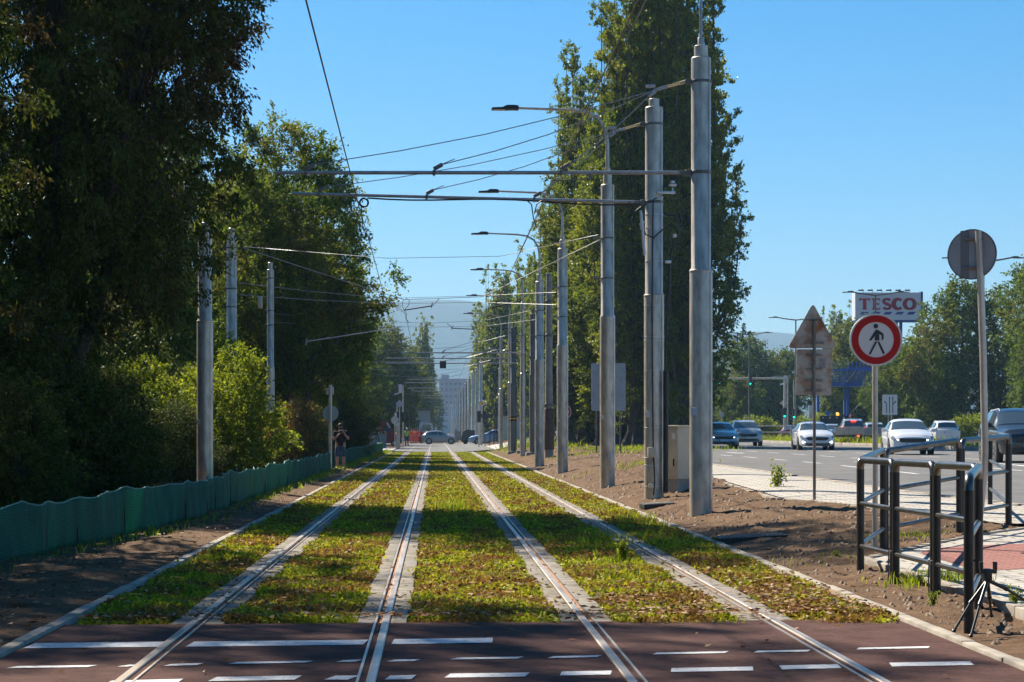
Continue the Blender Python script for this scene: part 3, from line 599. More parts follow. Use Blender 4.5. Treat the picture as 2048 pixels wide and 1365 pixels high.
# ---------------------------------------------------------------- poles, lamps and wires
M_galv = mat('galvanised_steel', (.62, .53, .45), .40, .5, col2=(.33, .28, .235), scale=7, stretch=(1, 1, .35), lo=.40, hi=.72, bump=.12, bscale=70)
M_galv_dark = mat('weathered_steel', (.20, .19, .18), .6, .4, col2=(.11, .105, .10), scale=4, stretch=(1, 1, .2), bump=.1)
M_oldconc = mat('old_concrete', (.22, .20, .18), .9, col2=(.32, .30, .27), scale=4, bump=.3)
M_rustbrick = mat('rusty_sleeve', (.07, .045, .035), .9, col2=(.14, .085, .06), scale=7, bump=.4)
M_arm = mat('arm_tube', (.40, .39, .40), .42, .6, col2=(.30, .29, .30), scale=6)
M_black = mat('black_plastic', (.012, .012, .013), .45)
M_wire = mat('copper_wire', (.10, .085, .07), .55, .5)
M_span = mat('steel_wire', (.35, .34, .33), .45, .6)
M_ins = mat('insulator', (.55, .42, .22), .35)
M_alu = mat('aluminium', (.55, .55, .56), .38, .7)
M_label = mat('white_label', (.68, .68, .70), .5)
M_beige = mat('beige_cabinet', (.50, .43, .32), .55, col2=(.56, .48, .37), scale=6, bump=.06, bscale=120)
def pole(name, loc, label, H=7.66, r0=.192, r1=.165, zs=4.1, cap=(.09, .28), mast=0, arm=None, group='steel catenary poles', m=M_galv, cat='pole', bands=True, sticker=True, door=False):
    t = root(name, loc, label, cat, group)
    p = MB().lathe([(r0, -.25), (r0, zs-.03), (r0-.004, zs), (r1, zs+.035), (r1, H-.012), (r1-.012, H)], n=28)
    obj('shaft', p, m, t, 40)
    obj('weld_ring', MB().lathe([(r0+.002, zs-.045), (r0+.007, zs-.03), (r0+.007, zs-.012), (r0+.0, zs-.002)], n=28), m, t, 40)
    obj('seam', MB().box((r1*.72, -r1*.72, (zs+H)/2), (.012, .012, H-zs-.02), rz=R(45)).box((r0*.72, -r0*.72, zs/2), (.012, .012, zs-.1), rz=R(45)), m, t, 0)
    c = MB().lathe([(cap[0], H-.01), (cap[0], H+cap[1]-.01), (cap[0]-.012, H+cap[1])], n=20)
    if mast: c.lathe([(.055, H+cap[1]-.01), (.055, H+cap[1]+.13), (.05, H+cap[1]+.14)], n=16)
    obj('cap', c, m, t, 40)
    if mast: obj('mast', MB().tube([(0, 0, H+cap[1]+.13), (0, 0, H+cap[1]+mast)], [.024, .02], 10), M_arm, t, 50)
    if sticker: obj('label_plate', MB().bbox((-r0*.72, -r0*.72, 1.72), (.13, .008, .13), .003, rz=R(-45)), M_label, t, 0)
    if door: obj('hatch', MB().bbox((.02, -r0-.004, .62), (.1, .03, .42), .04), m, t, 40)
    if bands:
        for z in (bands if isinstance(bands, (list, tuple)) else [H-.35]):
            obj('clamp_band', MB().lathe([(r1+.001, z-.025), (r1+.008, z-.02), (r1+.008, z+.02), (r1+.001, z+.025)], n=28).bbox((-r1-.04, 0, z), (.09, .07, .09), .01), M_galv_dark, t, 40)
    if arm:
        za, xl, tilt, cl_, zt = arm['z'], arm['x']-loc[0], arm.get('tilt', 0), arm['clamps'], arm['top']
        q = lambda x: Vector((x, 0, za+tilt*(x+r1)/(xl)))
        if not arm.get('far'):
            obj('clamp_band', MB().lathe([(r1+.001, za-.03), (r1+.009, za-.025), (r1+.009, za+.025), (r1+.001, za+.03)], n=28).bbox((-r1-.045, 0, za), (.1, .08, .11), .012).bbox((-r1-.16, 0, za), (.16, .05, .07), .012), M_galv_dark, t, 40)
            obj('clamp_band', MB().lathe([(r1+.001, zt-.025), (r1+.008, zt-.02), (r1+.008, zt+.02), (r1+.001, zt+.025)], n=28).bbox((-r1-.05, 0, zt), (.11, .07, .09), .012), M_galv_dark, t, 40)
        a = MB().tube([q(-r1-.2), q(xl+.0)], .032, 12)
        for f in (.12, .45, .8): a.tube([q(-r1-.2+(xl+r1)*f), q(-r1-.215+(xl+r1)*f)], .036, 12)
        obj('cantilever_arm', a, M_arm, t, 50)
        d = Vector((-1, 0, -.28)).normalized(); s0 = Vector((-r1-.1, 0, zt)); s1 = s0+d*.32; s2 = s1+d*.22
        if not arm.get('far'):
            obj('insulator', MB().tube([s0, s0+d*.1], .03, 8).tube([s0+d*.1+Vector((0, -.02, .012)), s1+Vector((0, -.02, .012))], .012, 8).tube([s0+d*.1+Vector((0, .02, -.012)), s1+Vector((0, .02, -.012))], .012, 8), M_ins, t, 50)
            obj('yoke', MB().bbox((s1+s2)/2, (.24, .03, .05), .012, M=Matrix.Rotation(math.atan(.28), 3, 'Y').inverted()).bbox(s2+Vector((-.06, 0, .07)), (.16, .05, .05), .012, M=Matrix.Rotation(-.1, 3, 'Y')).bbox(s2+Vector((-.04, 0, -.06)), (.16, .05, .05), .012, M=Matrix.Rotation(-.65, 3, 'Y')), M_arm, t, 40)
        for k, cx in enumerate(cl_):
            c = q(cx-loc[0]); up = c+Vector((.05, 0, .09))
            k2 = MB().tube([c+Vector((0, 0, -.06)), c+Vector((0, 0, .05))], .012, 6).bbox(c, (.05, .08, .085), .01)
            k2.bbox(c+Vector((.07, 0, .10)), (.17, .05, .07), .015, M=Matrix.Rotation(-.5, 3, 'Y'))
            if not arm.get('far'): k2.tube([up+Vector((.08, 0, .05)), up+Vector((.3, 0, .14))], .008, 5)
            obj('wire_clamp', k2, M_galv_dark, t, 40)
            e = s2 if not arm.get('far') else s0
            w = [up+Vector((.1, 0, .05))]; 
            for f in (.25, .5, .75, 1): w.append(w[0].lerp(e, f)-Vector((0, 0, .12*math.sin(math.pi*f)*(1 if k else .5))))
            obj('stay_wire', MB().tube(w, .0085 if not arm.get('far') else .012, 5), M_span, t, 60)
        for hx, hz in arm.get('hang', []):
            c = q(hx-loc[0]); e = Vector((arm['wx']-loc[0] if hx < 0 else arm['wx2']-loc[0], 0, hz))
            obj('registration_arm', MB().tube([c, c+Vector((0, 0, -.1)), e+Vector((0, 0, .06)), e], .011, 6).bbox(c+Vector((0, 0, -.05)), (.05, .05, .12), .01), M_galv_dark, t, 50)
    return t
def X(px, Y): return (px-869)*Y/4000
a1 = at(1402, 1028)
pole('catenary_pole', a1, 'nearest and thickest steel pole, thin mast on top, right of the tracks', H=7.67, mast=5.2, cap=(.115, .2),
     arm=dict(z=5.84-a1.z, x=X(552, a1.y), clamps=[X(1122, a1.y), X(868, a1.y), X(612, a1.y)], top=7.37-a1.z, hang=[(X(665, a1.y), 5.28-a1.z), (X(1180, a1.y), 5.64-a1.z)], wx=-1.27, wx2=1.95), bands=False)
a2 = at(1308, 1000)
pc = pole('catenary_pole', a2, 'second steel pole with black cables and a conduit strapped on, left of the beige cabinet', H=(862-215)*a2.y/4000+1.5-a2.z, cap=(.105, .17), r0=.20, r1=.178, zs=(862-590)*a2.y/4000+1.5-a2.z,
     arm=dict(z=(862-405)*a2.y/4000+1.5-a2.z, x=X(583, a2.y), tilt=.18, clamps=[X(1068, a2.y), X(853, a2.y), X(637, a2.y)], top=(862-249)*a2.y/4000+1.5-a2.z, hang=[(X(690, a2.y), 5.28-a2.z), (X(1150, a2.y), 5.62-a2.z)], wx=-1.3, wx2=1.96), bands=False)
def L2(px, py): p = P(px, py, a2.y); return (p.x-a2.x, -.21, p.z-a2.z)
def onp(px, py, off=.02):                                 # a spot on the shaft of the second pole
    x, _, z = L2(px, py); r = (.178 if py < 590 else .20)+off; x = max(-r, min(r, x)); return (x, -math.sqrt(max(0, r*r-x*x)), z)
obj('cable', MB().tube([onp(1327, 372), onp(1326, 392), onp(1306, 401), onp(1304, 410), onp(1303, 500), onp(1302, 590), onp(1302, 600), onp(1302, 700), onp(1303, 800), onp(1304, 890), onp(1307, 960), onp(1305, 990)], .013, 8), M_black, pc, 60)
obj('cable', MB().tube([L2(1283, 425), L2(1280, 432), L2(1284, 455), onp(1290, 470, .03), onp(1305, 478, .03), onp(1322, 463, .03), L2(1335, 452), L2(1349, 458), L2(1352, 470)], .014, 8), M_black, pc, 60)
obj('cable', MB().tube([L2(1326, 432), L2(1345, 434), L2(1355, 445), L2(1353, 468), L2(1345, 485), L2(1338, 520), L2(1336, 560), L2(1331, 640), L2(1328, 745)], .016, 8), M_black, pc, 60)
obj('conduit_pipe', MB().tube([L2(1329, 742), L2(1329, 985)], .052, 12), M_black, pc, 50)
obj('surge_arrester', MB().tube([L2(1283, 455), L2(1287, 513)], .028, 10).tube([L2(1281, 448), L2(1283, 462)], .042, 10).tube([L2(1279, 424), L2(1282, 448)], .03, 8).box(L2(1284, 447), (.1, .06, .03)), M_alu, pc, 40)
obj('hanging_cable', MB().tube([L2(1256, 406), L2(1264, 418), L2(1266, 460)], .009, 6).tube([L2(1262, 440), L2(1268, 425), L2(1280, 416)], .009, 6), M_black, pc, 60)
obj('sensor_bracket', MB().bbox(L2(1330, 388), (.36, .05, .05), .008).bbox(L2(1343, 384), (.03, .03, .12), .006).bbox(L2(1343, 373), (.15, .12, .04), .012).bbox(L2(1343, 367), (.08, .08, .05), .012), M_alu, pc, 40)
obj('cable_clamp', MB().bbox(L2(1334, 526), (.12, .06, .06), .01).bbox(L2(1347, 474), (.07, .06, .07), .01), M_alu, pc, 40)
obj('junction_box', MB().bbox((L2(1303, 905)[0]-.02, -.225, L2(1303, 905)[2]), (.16, .07, .2), .012), M_beige, pc, 40)
obj('junction_box', MB().bbox((L2(1302, 972)[0]-.02, -.225, L2(1302, 972)[2]), (.1, .06, .09), .01), M_galv, pc, 40)
for py in (430, 456, 524, 592, 612, 675, 682, 742, 856, 916, 931, 973):
    r = .18 if py < 590 else .202; z = L2(0, py)[2]
    obj('strap', MB().lathe([(r, z-.008), (r+.004, z-.006), (r+.004, z+.006), (r, z+.008)], n=24), M_alu, pc, 40)
obj('power_cable', MB().tube([(x, -.02, (862-405)*a2.y/4000+1.5-a2.z+.18*(x/(X(583, a2.y)-a2.x))-.05-.03*math.sin(i*.7)) for i, x in enumerate(np.linspace(-.2, X(735, a2.y)-a2.x, 14))], .016, 8)
    .tube([(X(728, a2.y)-a2.x+.085*math.cos(q), -.03, (862-406)*a2.y/4000+1.5-a2.z+.085*math.sin(q)) for q in np.linspace(1.2, 7.4, 20)], .02, 8)
    .tube([(X(722, a2.y)-a2.x, -.03, (862-410)*a2.y/4000+1.5-a2.z), (X(723, a2.y)-a2.x, -.03, (862-430)*a2.y/4000+1.5-a2.z), (X(727, a2.y)-a2.x, -.03, (862-462)*a2.y/4000+1.5-a2.z)], .012, 6), M_black, pc, 60)
obj('power_cable', MB().tube([L2(1052, 403), L2(1062, 412), L2(1066, 440), L2(1072, 458)], .013, 6).tube([L2(1082, 404), L2(1072, 412), L2(1068, 430)], .013, 6), M_black, pc, 60)

def lamp(name, base, label, ztop, arms, group='street lamps along the tram track', m=M_galv, shaft=True, r0=.19, r1=.165, Hs=7.9, zs=4.25, bands=(6.2, 5.2)):
    """arms: list of reach in metres (negative = towards the left)"""
    t = root(name, base, label, 'street lamp', group); z0 = base[2]
    if shaft:
        p = MB().lathe([(r0, -.25), (r0, zs-.03), (r0, zs), (r1, zs+.035), (r1, Hs-.012), (r1-.012, Hs)], n=26)
        obj('shaft', p, m, t, 40)
        obj('hatch', MB().bbox((.03, -r0-.002, .62), (.1, .03, .42), .04), m, t, 40)
        obj('label_plate', MB().bbox((-r0*.74, -r0*.7, 1.72), (.11, .008, .1), .003, rz=R(-45)), M_label, t, 0)
        obj('seam', MB().box((r1*.72, -r1*.72, (zs+Hs)/2), (.012, .012, Hs-zs-.05), rz=R(45)).box((r0*.72, -r0*.72, zs/2), (.012, .012, zs-.1), rz=R(45)), m, t, 0)
        obj('collar', MB().lathe([(.105, Hs-.01), (.105, Hs+.28), (.07, Hs+.3), (.07, Hs+.42), (.04, Hs+.43)], n=18), m, t, 40)
        for z in bands: obj('clamp_band', MB().lathe([(r1+.001, z-.02), (r1+.008, z-.015), (r1+.008, z+.015), (r1+.001, z+.02)], n=26).bbox((-r1-.1, 0, z), (.16, .04, .05), .01), M_galv_dark, t, 40)
        zb = Hs+.4
    else:
        obj('shaft', MB().tube([(0, 0, -.2), (0, 0, 1.2), (0, 0, 1.25), (0, 0, ztop-.1)], [r0, r0, r0*.75, r1], 14), m, t, 40); zb = ztop-.1
    for rch in arms:
        s = 1 if rch > 0 else -1; Lr = abs(rch)
        if shaft: pts = [(0, 0, zb), (0, 0, ztop-.85), (s*.05, 0, ztop-.55), (s*.22, 0, ztop-.25), (s*.5, 0, ztop-.09), (s*.9, 0, ztop-.03), (s*Lr*.9, 0, ztop+.02)]; rs = [.05, .045, .042, .04, .037, .035, .03]
        else: pts = [(0, 0, zb), (s*Lr*.5, 0, zb+.10), (s*Lr*.88, 0, zb+.22)]; rs = [.05, .045, .04]
        obj('lamp_arm', MB().tube(pts, rs, 10), m, t, 60)
        e = Vector(pts[-1]); hd = MB().prism([(-.07, -.05), (.07, -.045), (.30, -.05), (.60, -.045), (.60, -.005), (.32, .01), (.22, .06), (.02, .06), (-.07, .04)], .26)
        if s < 0: hd.v = [(-x, y, z) for x, y, z in hd.v]; hd.f = [f[::-1] for f in hd.f]
        h = obj('lamp_head', hd, M_black if shaft else M_galv_dark, t, 30, loc=e)
        obj('lamp_glass', MB().box((s*.42, 0, -.052), (.3, .2, .01)), M_label, h, 0)
    return t
for px, py, ly, l, rc in [(1215, 973, 218, 'nearest street lamp, curved arm reaching left over the track', -2.55), (1125, 945, 384, 'second street lamp from the camera, behind the nearest one', -2.45), (1079, 933, 468, 'third street lamp, its lamp head against the sky over the track gap', -2.35)]:
    b = at(px, py); H = (862-ly)*b.y/4000+1.5-b.z; lamp('street_lamp', b, l, H, [rc], Hs=H-1.9)
for Y, x, l in [(102, 4.5, 'fourth street lamp, its arm in front of the far poplars'), (122, 4.6, 'fifth street lamp from the camera, in the cluster of thin poles'), (141, 4.7, 'sixth street lamp, thin arm left of the dark pole cluster')]:
    lamp('street_lamp', gp(x, Y), l, 9.55, [-2.3], Hs=7.6, r0=.13, r1=.10)
lamp('street_lamp', gp(5.6, 172), 'twin-armed pale street lamp behind the tram shelter', 8.2, [-1.5, 1.5], Hs=6.2, r0=.12, r1=.09, bands=())
for px, py, Y, l in [(1490, 668, 178, 'double-armed road lamp left of the rusty triangle sign'), (1595, 638, 155, 'double-armed road lamp partly behind the rusty triangle sign'), (1752, 588, 127, 'double-armed road lamp in front of the store billboard'), (2003, 520, 102, 'double-armed road lamp cut by the right edge of the picture')]:
    x = 28.0; lamp('road_lamp', (x, Y, gz(x, Y)+.1), l, (862-py)*Y/4000+1.4-gz(x, Y), [-1.7, 1.7], group='double-armed lamps on the median', m=M_galv_dark, shaft=False, r0=.09, r1=.05)

# left poles
for px, Y, yt, l, r0 in [(410, 49, 470, 'nearest left steel pole, half hidden by hanging leaves', .20), (463, 66, 475, 'second left steel pole, pale top above the bright shrub', .205), (541, 83, 540, 'third and thinnest left steel pole, with a small box near its top', .17)]:
    x = X(px, Y); H = (862-yt)*Y/4000+1.5; zs = (862-(735 if Y > 80 else 705))*Y/4000+1.5 if Y > 50 else 4.2
    t = pole('catenary_pole', (x, Y, 0), l, H=H, r0=r0, r1=r0*.86, zs=zs, bands=[H-.35, H-1.7, H-2.3] if Y > 50 else [H-.6], sticker=Y < 60, door=Y < 60, cap=(.1, .3))
    if Y > 80:
        obj('junction_box', MB().bbox((-.42, 0, H-1.35), (.18, .16, .5), .02), M_galv, t, 40)
# cluster of darker poles further along on the right, each with its arm
fars = [(1027, 907, 655, 'dark steel pole with a yellow and black band, leftmost of the cluster'), (1046, 905, 668, 'dark steel pole second from the left of the cluster behind the lamps'), (1066, 909, 628, 'dark steel pole at the right of the cluster, beside the third lamp')]
for k, (px, py, yt, l) in enumerate(fars):
    b = at(px, py); H = (862-yt)*b.y/4000+1.5-b.z
    t = pole('catenary_pole', b, l, H=H, r0=.19, r1=.165, m=M_galv_dark, cap=(.06, .3), sticker=False, bands=[H-.3, H-2.2],
         arm=dict(z=(862-(717, 727, 706)[k])*b.y/4000+1.5-b.z, x=X((772, 772, 800)[k], b.y), clamps=[X(885, b.y)], top=H-.4, far=1))
    obj('footing', MB().bbox((-.05, 0, .02), (.62, .5, .16), .02), M_conc, t, 0)
    if k == 0: obj('warning_band', MB().lathe([(.192, 1.98), (.197, 1.985), (.197, 2.05), (.192, 2.055)], n=24), mat('warning_yellow', (.75, .36, .02), .5), t, 40); obj('warning_band', MB().lathe([(.192, 1.88), (.196, 1.885), (.196, 1.98), (.192, 1.981)], n=24).lathe([(.192, 2.055), (.196, 2.06), (.196, 2.15), (.192, 2.155)], n=24), M_black, t, 40)
    if k == 1: obj('arm_sign', MB().bbox((X(886, b.y)-b.x, -.06, (862-730)*b.y/4000+1.5-b.z), (.36, .04, .42), .02), mat('sign_dark', (.05, .045, .045), .6), t, 0)
b = at(1098, 916); t = root('concrete_post', b, 'old concrete post with a dark brown lower sleeve, between second and third lamps', 'pole')
obj('shaft', MB().lathe([(.20, 0), (.17, 2.2), (.13, 8.2)], n=16), M_oldconc, t, 40)
obj('sleeve', MB().lathe([(.23, .36), (.232, .4), (.225, 2.15), (.2, 2.2)], n=16), M_rustbrick, t, 40)
for r_, z in ((.2, 2.3), (.16, 5.4), (.15, 6.9)): obj('clamp_band', MB().lathe([(r_, z), (r_+.015, z+.02), (r_+.015, z+.1), (r_, z+.12)], n=16), M_galv_dark, t, 40)
# the far row: poles and arms receding beyond the crossing
Yf = [188, 206, 226, 250, 275, 302, 332, 365, 405, 450, 500, 560]
for k, Y in enumerate(Yf):
    t = pole('catenary_pole', (4.35, Y, gz(4.35, Y)), 'far steel pole with an arm over the tracks, %s' % ('right of the grey hatchback', 'second one right of the grey hatchback', )[k] if k < 2 else 'pole in the receding row beyond the crossing, merging into the next ones', H=7.9, r0=.19, r1=.165, cap=(.07, .3), sticker=False, bands=False,
             arm=dict(z=6.2+.12*(k % 2), x=-3.1 if k % 3 else -2.6, clamps=[-1.2], top=7.5, far=1), group='poles receding along the track')
for k, (px, Y) in enumerate([(826, 300), (831, 330), (838, 365), (851, 420), (864, 470), (872, 540)]):
    t = pole('catenary_pole', (X(px, Y), Y, 0), ('pale portal pole beside the white truck', 'pale portal pole right behind the one beside the truck', 'thin pale pole left of the far line', 'thin pale pole, second in the gap under the portals', 'thin pale pole near the middle of the far gap', 'faintest thin pole in the middle of the far gap')[k], H=7.7 if k < 2 else 6.6, r0=.22, r1=.19, cap=(.07, .2), sticker=False, bands=False, group='pale poles left of the far tracks')
# wires -------------------------------------------------------
def wire(name, pts, r, label, cat='wire', group=None, m=M_wire, sag=0):
    pts = [Vector(p) for p in pts]; q = []
    for a, b in zip(pts, pts[1:]):
        for i in range(6):
            f = i/6; q.append(a.lerp(b, f)-Vector((0, 0, sag*4*f*(1-f))))
    q.append(pts[-1]); o = obj(name, MB().tube(q, r, 6), m, None, 60); return tag(o, label, cat, group)
wire('contact_wire', [(-1.12, 11, 5.2), (-1.10, 17, 5.19), (-1.27, a1.y, 5.27), (-1.3, a2.y, 5.27), (-1.38, 55, 5.2), (-1.05, 72, 5.72), (-1.12, 120, 5.6), (-1.05, 190, 5.6), (-1.15, 300, 5.6), (-1.1, 560, 5.6)], .0085, 'overhead contact wire above the left track, crossing the sky from the top edge', 'wire', 'overhead contact wires')
wire('contact_wire', [(1.90, 11, 5.57), (1.93, 20, 5.58), (1.95, a1.y, 5.62), (1.96, a2.y, 5.62), (2.0, 60, 5.62), (2.0, 72, 5.72), (1.9, 120, 5.7), (2.0, 190, 5.7), (1.9, 300, 5.7), (1.95, 560, 5.7)], .0085, 'overhead contact wire above the right track, in front of the poplars', 'wire', 'overhead contact wires')
wire('contact_wire', [(1.985, 11, 5.57), (2.01, 20, 5.59), (2.0, a1.y, 5.66), (2.0, 60, 5.66)], .006, 'second wire close beside the right contact wire', 'wire', 'overhead contact wires')
lp1 = at(1215, 973); lp2 = at(1125, 945); lp3 = at(1079, 933)
wire('span_wire', [P(468, 490, 66), P(700, 566, 70), P(808, 600, 72), P(965, 594, 72), P(1200, 480, lp1.y)], .011, 'bright span wire from the second left pole across to the nearest street lamp', 'wire', 'span wires across the tracks', m=M_span)
wire('span_wire', [P(440, 490, 66), P(600, 503, 62), P(775, 517, 60), P(1000, 513, 60), P(1196, 470, lp1.y)], .008, 'span wire crossing the sky gap just under the third lamp head', 'wire', 'span wires across the tracks', m=M_span)
wire('span_wire', [P(478, 566, 66), P(620, 583, 70), P(780, 597, 74), P(960, 592, 74), P(1112, 585, lp2.y)], .008, 'span wire passing just over the hill top', 'wire', 'span wires across the tracks', m=M_span)
wire('span_wire', [P(478, 590, 66), P(620, 600, 70), P(780, 608, 74), P(960, 605, 74), P(1112, 610, lp2.y)], .008, 'span wire passing across the hill just under its top', 'wire', 'span wires across the tracks', m=M_span)
wire('span_wire', [P(549, 628, 83), P(660, 638, 92), P(850, 647, 95), P(965, 642, 95), P(1070, 620, lp3.y)], .009, 'upper of the two span wires low across the hill', 'wire', 'span wires across the tracks', m=M_span)
wire('span_wire', [P(549, 645, 83), P(660, 650, 92), P(850, 655, 95), P(965, 653, 95), P(1070, 640, lp3.y)], .009, 'lower of the two span wires low across the hill', 'wire', 'span wires across the tracks', m=M_span)
for k in range(4):
    Y = 130+k*24; wire('span_wire', [(-6, Y, 6.6+.2*k), (-1, Y+2, 6.9), (1.9, Y+4, 7.1), (5, Y, 7.8)], .014, 'faint span wire across the narrow sky gap beyond the dark poles', 'wire', 'span wires across the tracks', m=M_span)
M_dk = mat('dark_steel', (.03, .028, .028), .5, .4)
def steady(p0, p1, label, hook=True):
    t = root('steady_arm', p0, label, 'steady arm', 'arms holding the contact wires'); d = Vector(p1)-Vector(p0)
    obj('tube', MB().tube([(0, 0, 0), d], .022, 8), M_dk, t, 60)
    obj('hook', MB().tube([d+Vector((-.05, 0, -.08)), d+Vector((0, 0, .12))], .018, 6).tube([d, d+d.normalized()*.25+Vector((0, 0, .22))], .012, 6), M_dk, t, 60)
    if hook: obj('wire_loop', MB().tube([(0, 0, 0), (-.06, 0, .15), (-.04, 0, .35), (.1, 0, .42), (.2, 0, .36), (.16, 0, .18), (.02, 0, .02)], .011, 6).tube([(0, 0, 0), (.1, 0, -.12), (.06, 0, -.3), (.18, 0, -.45)], .011, 6), M_dk, t, 60)
steady(P(808, 621, 72), P(865, 612, 72), 'dark steady arm pointing right, against the hill under the left wire')
steady(P(948, 659, 95), P(905, 657, 95), 'short dark steady arm pointing left, at the right edge of the sky gap', False)
steady(P(985, 615, 72), P(1042, 602, 72), 'dark steady arm in front of the far poplars')
tag(obj('tension_rod', MB().tube([P(616, 683, 66), P(805, 654, 70)], .015, 8).tube([P(612, 690, 66), P(614, 678, 66)], .03, 6), M_arm, None, 60), 'pale tension rod slanting up towards the left contact wire', 'rod')

# ---------------------------------------------------------------- signs
M_signw = mat('sign_white', (.62, .61, .61), .4); M_signred = mat('sign_red', (.40, .008, .006), .5, spec=.2); M_signblk = mat('sign_black', (.012, .012, .014), .5)
M_signback = mat('sign_back_grey', (.30, .32, .35), .5, .2, col2=(.36, .38, .41), scale=3)
M_yellow = mat('sign_yellow', (.75, .33, .015), .4); M_blue = mat('sign_blue', (.02, .12, .5), .4)
def disc(m, r, t, y=0, n=48, r_in=0, mi=0, cz=0):
    if not r_in: return m.prism([(r*math.cos(2*math.pi*i/n), cz+r*math.sin(2*math.pi*i/n)) for i in range(n)], t, Matrix.Translation((0, y, 0)), mi)
    vs = []
    for yy in (y-t/2, y+t/2):
        for rr_ in (r_in, r): vs += [(rr_*math.cos(2*math.pi*i/n), yy, cz+rr_*math.sin(2*math.pi*i/n)) for i in range(n)]
    fs = []
    for i in range(n):
        j = (i+1) % n; fs += [(i, n+i, n+j, j), (2*n+i, 2*n+j, 3*n+j, 3*n+i), (n+i, 3*n+i, 3*n+j, n+j), (i, j, 2*n+j, 2*n+i)]
    return m.add(vs, fs, mi)
def stroke(m, pts, wd, t=.004, y=0, mi=0):
    for a, b in zip(pts, pts[1:]):
        d = Vector((b[0]-a[0], b[1]-a[1])).normalized(); n = Vector((-d.y, d.x))*wd/2; e = d*wd*.18
        m.prism([(a[0]-n.x-e.x, a[1]-n.y-e.y), (b[0]-n.x+e.x, b[1]-n.y+e.y), (b[0]+n.x+e.x, b[1]+n.y+e.y), (a[0]+n.x-e.x, a[1]+n.y-e.y)], t, Matrix.Translation((0, y, 0)), mi)
# no pedestrians
b = at(1752, 1098); k = b.y/4000; zc = (862-680)*k+1.5-b.z; rs = 52*k
t = root('no_pedestrians_sign', b, 'round red-bordered white sign with a black walking figure on a steel post', 'traffic sign')
obj('post', MB().tube([(0, .05, -.2), (0, .05, zc+.2)], .032, 14), M_galv, t, 50)
s = obj('plate', disc(MB(), rs, .02, .005, cz=zc), M_signw, t, 30)
obj('rim', disc(MB(), rs*1.008, .034, .008, r_in=rs*.985, cz=zc), M_alu, s, 30)
obj('red_ring', disc(MB(), rs*.94, .004, -.0085, r_in=rs*.68, cz=zc), M_signred, s, 30)
fm = MB(); u = rs/294                                       # figure traced at 294 px radius
fx = lambda pts: [((x-632)*u, zc+(683-y)*u) for x, y in pts]
h = fx([(628, 529)])[0]; fm.prism([(h[0]+27*u*math.cos(q), h[1]+27*u*math.sin(q)) for q in np.linspace(0, 6.28, 20, endpoint=False)], .004, Matrix.Translation((0, -.0085, 0)))
for pl_ in [[(640, 568), (655, 572), (667, 588), (668, 692), (618, 692), (616, 640), (612, 612), (622, 580)], [(630, 571), (616, 640), (578, 692), (550, 692), (562, 674), (612, 596)], [(655, 572), (712, 614), (717, 630), (716, 672), (703, 688), (693, 684), (695, 636), (668, 620), (664, 590)],
            [(620, 704), (645, 704), (572, 846), (546, 850), (556, 832)], [(645, 704), (668, 704), (728, 826), (722, 848), (706, 840)]]:
    fm.prism(fx(pl_), .004, Matrix.Translation((0, -.0085, 0)))
obj('walking_figure', fm, M_signblk, s, 0)
# rusty triangle
M_rustplate = mat('rusty_plate', (.48, .40, .33), .8, col2=(.30, .11, .03), scale=2.9, lo=.47, hi=.66, bump=.15, bscale=40)
M_rustpost = mat('rusty_post', (.16, .11, .085), .8, .2, col2=(.26, .23, .21), scale=8, stretch=(1, 1, .3))
b = at(1628, 1001); k = b.y/4000; Zp = lambda py: (862-py)*k+1.5-b.z; Xp = lambda px: (px-1628)*k
t = root('warning_sign', b, 'rusty triangular sign seen from behind with two rusty plates under it', 'traffic sign')
obj('post', MB().tube([(0, -.035, -.2), (0, -.035, Zp(640))], .026, 12), M_rustpost, t, 50)
def rpoly(pts, r, n=5):
    out = []
    for i in range(len(pts)):
        p0, p, p1 = Vector(pts[i-1]), Vector(pts[i]), Vector(pts[(i+1) % len(pts)])
        a = p+(p0-p).normalized()*r; c = p+(p1-p).normalized()*r
        out += [tuple(a*(1-f)**2+p*2*f*(1-f)+c*f*f) for f in np.linspace(0, 1, n)]
    return out
for nm, pts, r, l in [('triangle_plate', [(Xp(1575), Zp(697)), (Xp(1675), Zp(697)), (Xp(1626), Zp(606))], .09, 'triangular plate, rusty along its lower edge'), ('lower_plate', [(Xp(1593), Zp(752)), (Xp(1665), Zp(752)), (Xp(1665), Zp(699)), (Xp(1593), Zp(699))], .03, 'upper rectangular plate with a torn sticker'), ('lower_plate', [(Xp(1592), Zp(791)), (Xp(1663), Zp(791)), (Xp(1663), Zp(753)), (Xp(1592), Zp(753))], .03, 'lowest rectangular plate, rustiest on the right')]:
    s = obj(nm, MB().prism(rpoly(pts, r), .012, Matrix.Translation((0, .01, 0))), M_rustplate, t, 30, label=l)
    zs_ = [p[1] for p in pts]; z0, z1 = min(zs_), max(zs_)
    for f in ((.12, .62) if nm[0] == 't' else (.25, .78)):
        wd = .34 if nm[0] == 't' else .3
        obj('bracket', MB().box((0, -.004, z0+(z1-z0)*f+.012), (wd*(1 if f < .5 else .9), .016, .006)).box((0, -.004, z0+(z1-z0)*f-.012), (wd, .016, .006)).box((0, -.03, z0+(z1-z0)*f), (.07, .05, .03)), M_rustpost, s, 0)
    if nm == 'lower_plate' and z0 > Zp(760): obj('sticker', MB().box((Xp(1645), .002, (z0+z1)/2-.01), (.11, .004, .17)), mat('old_sticker', (.38, .34, .33), .7, col2=(.22, .17, .16), scale=18), s, 0)
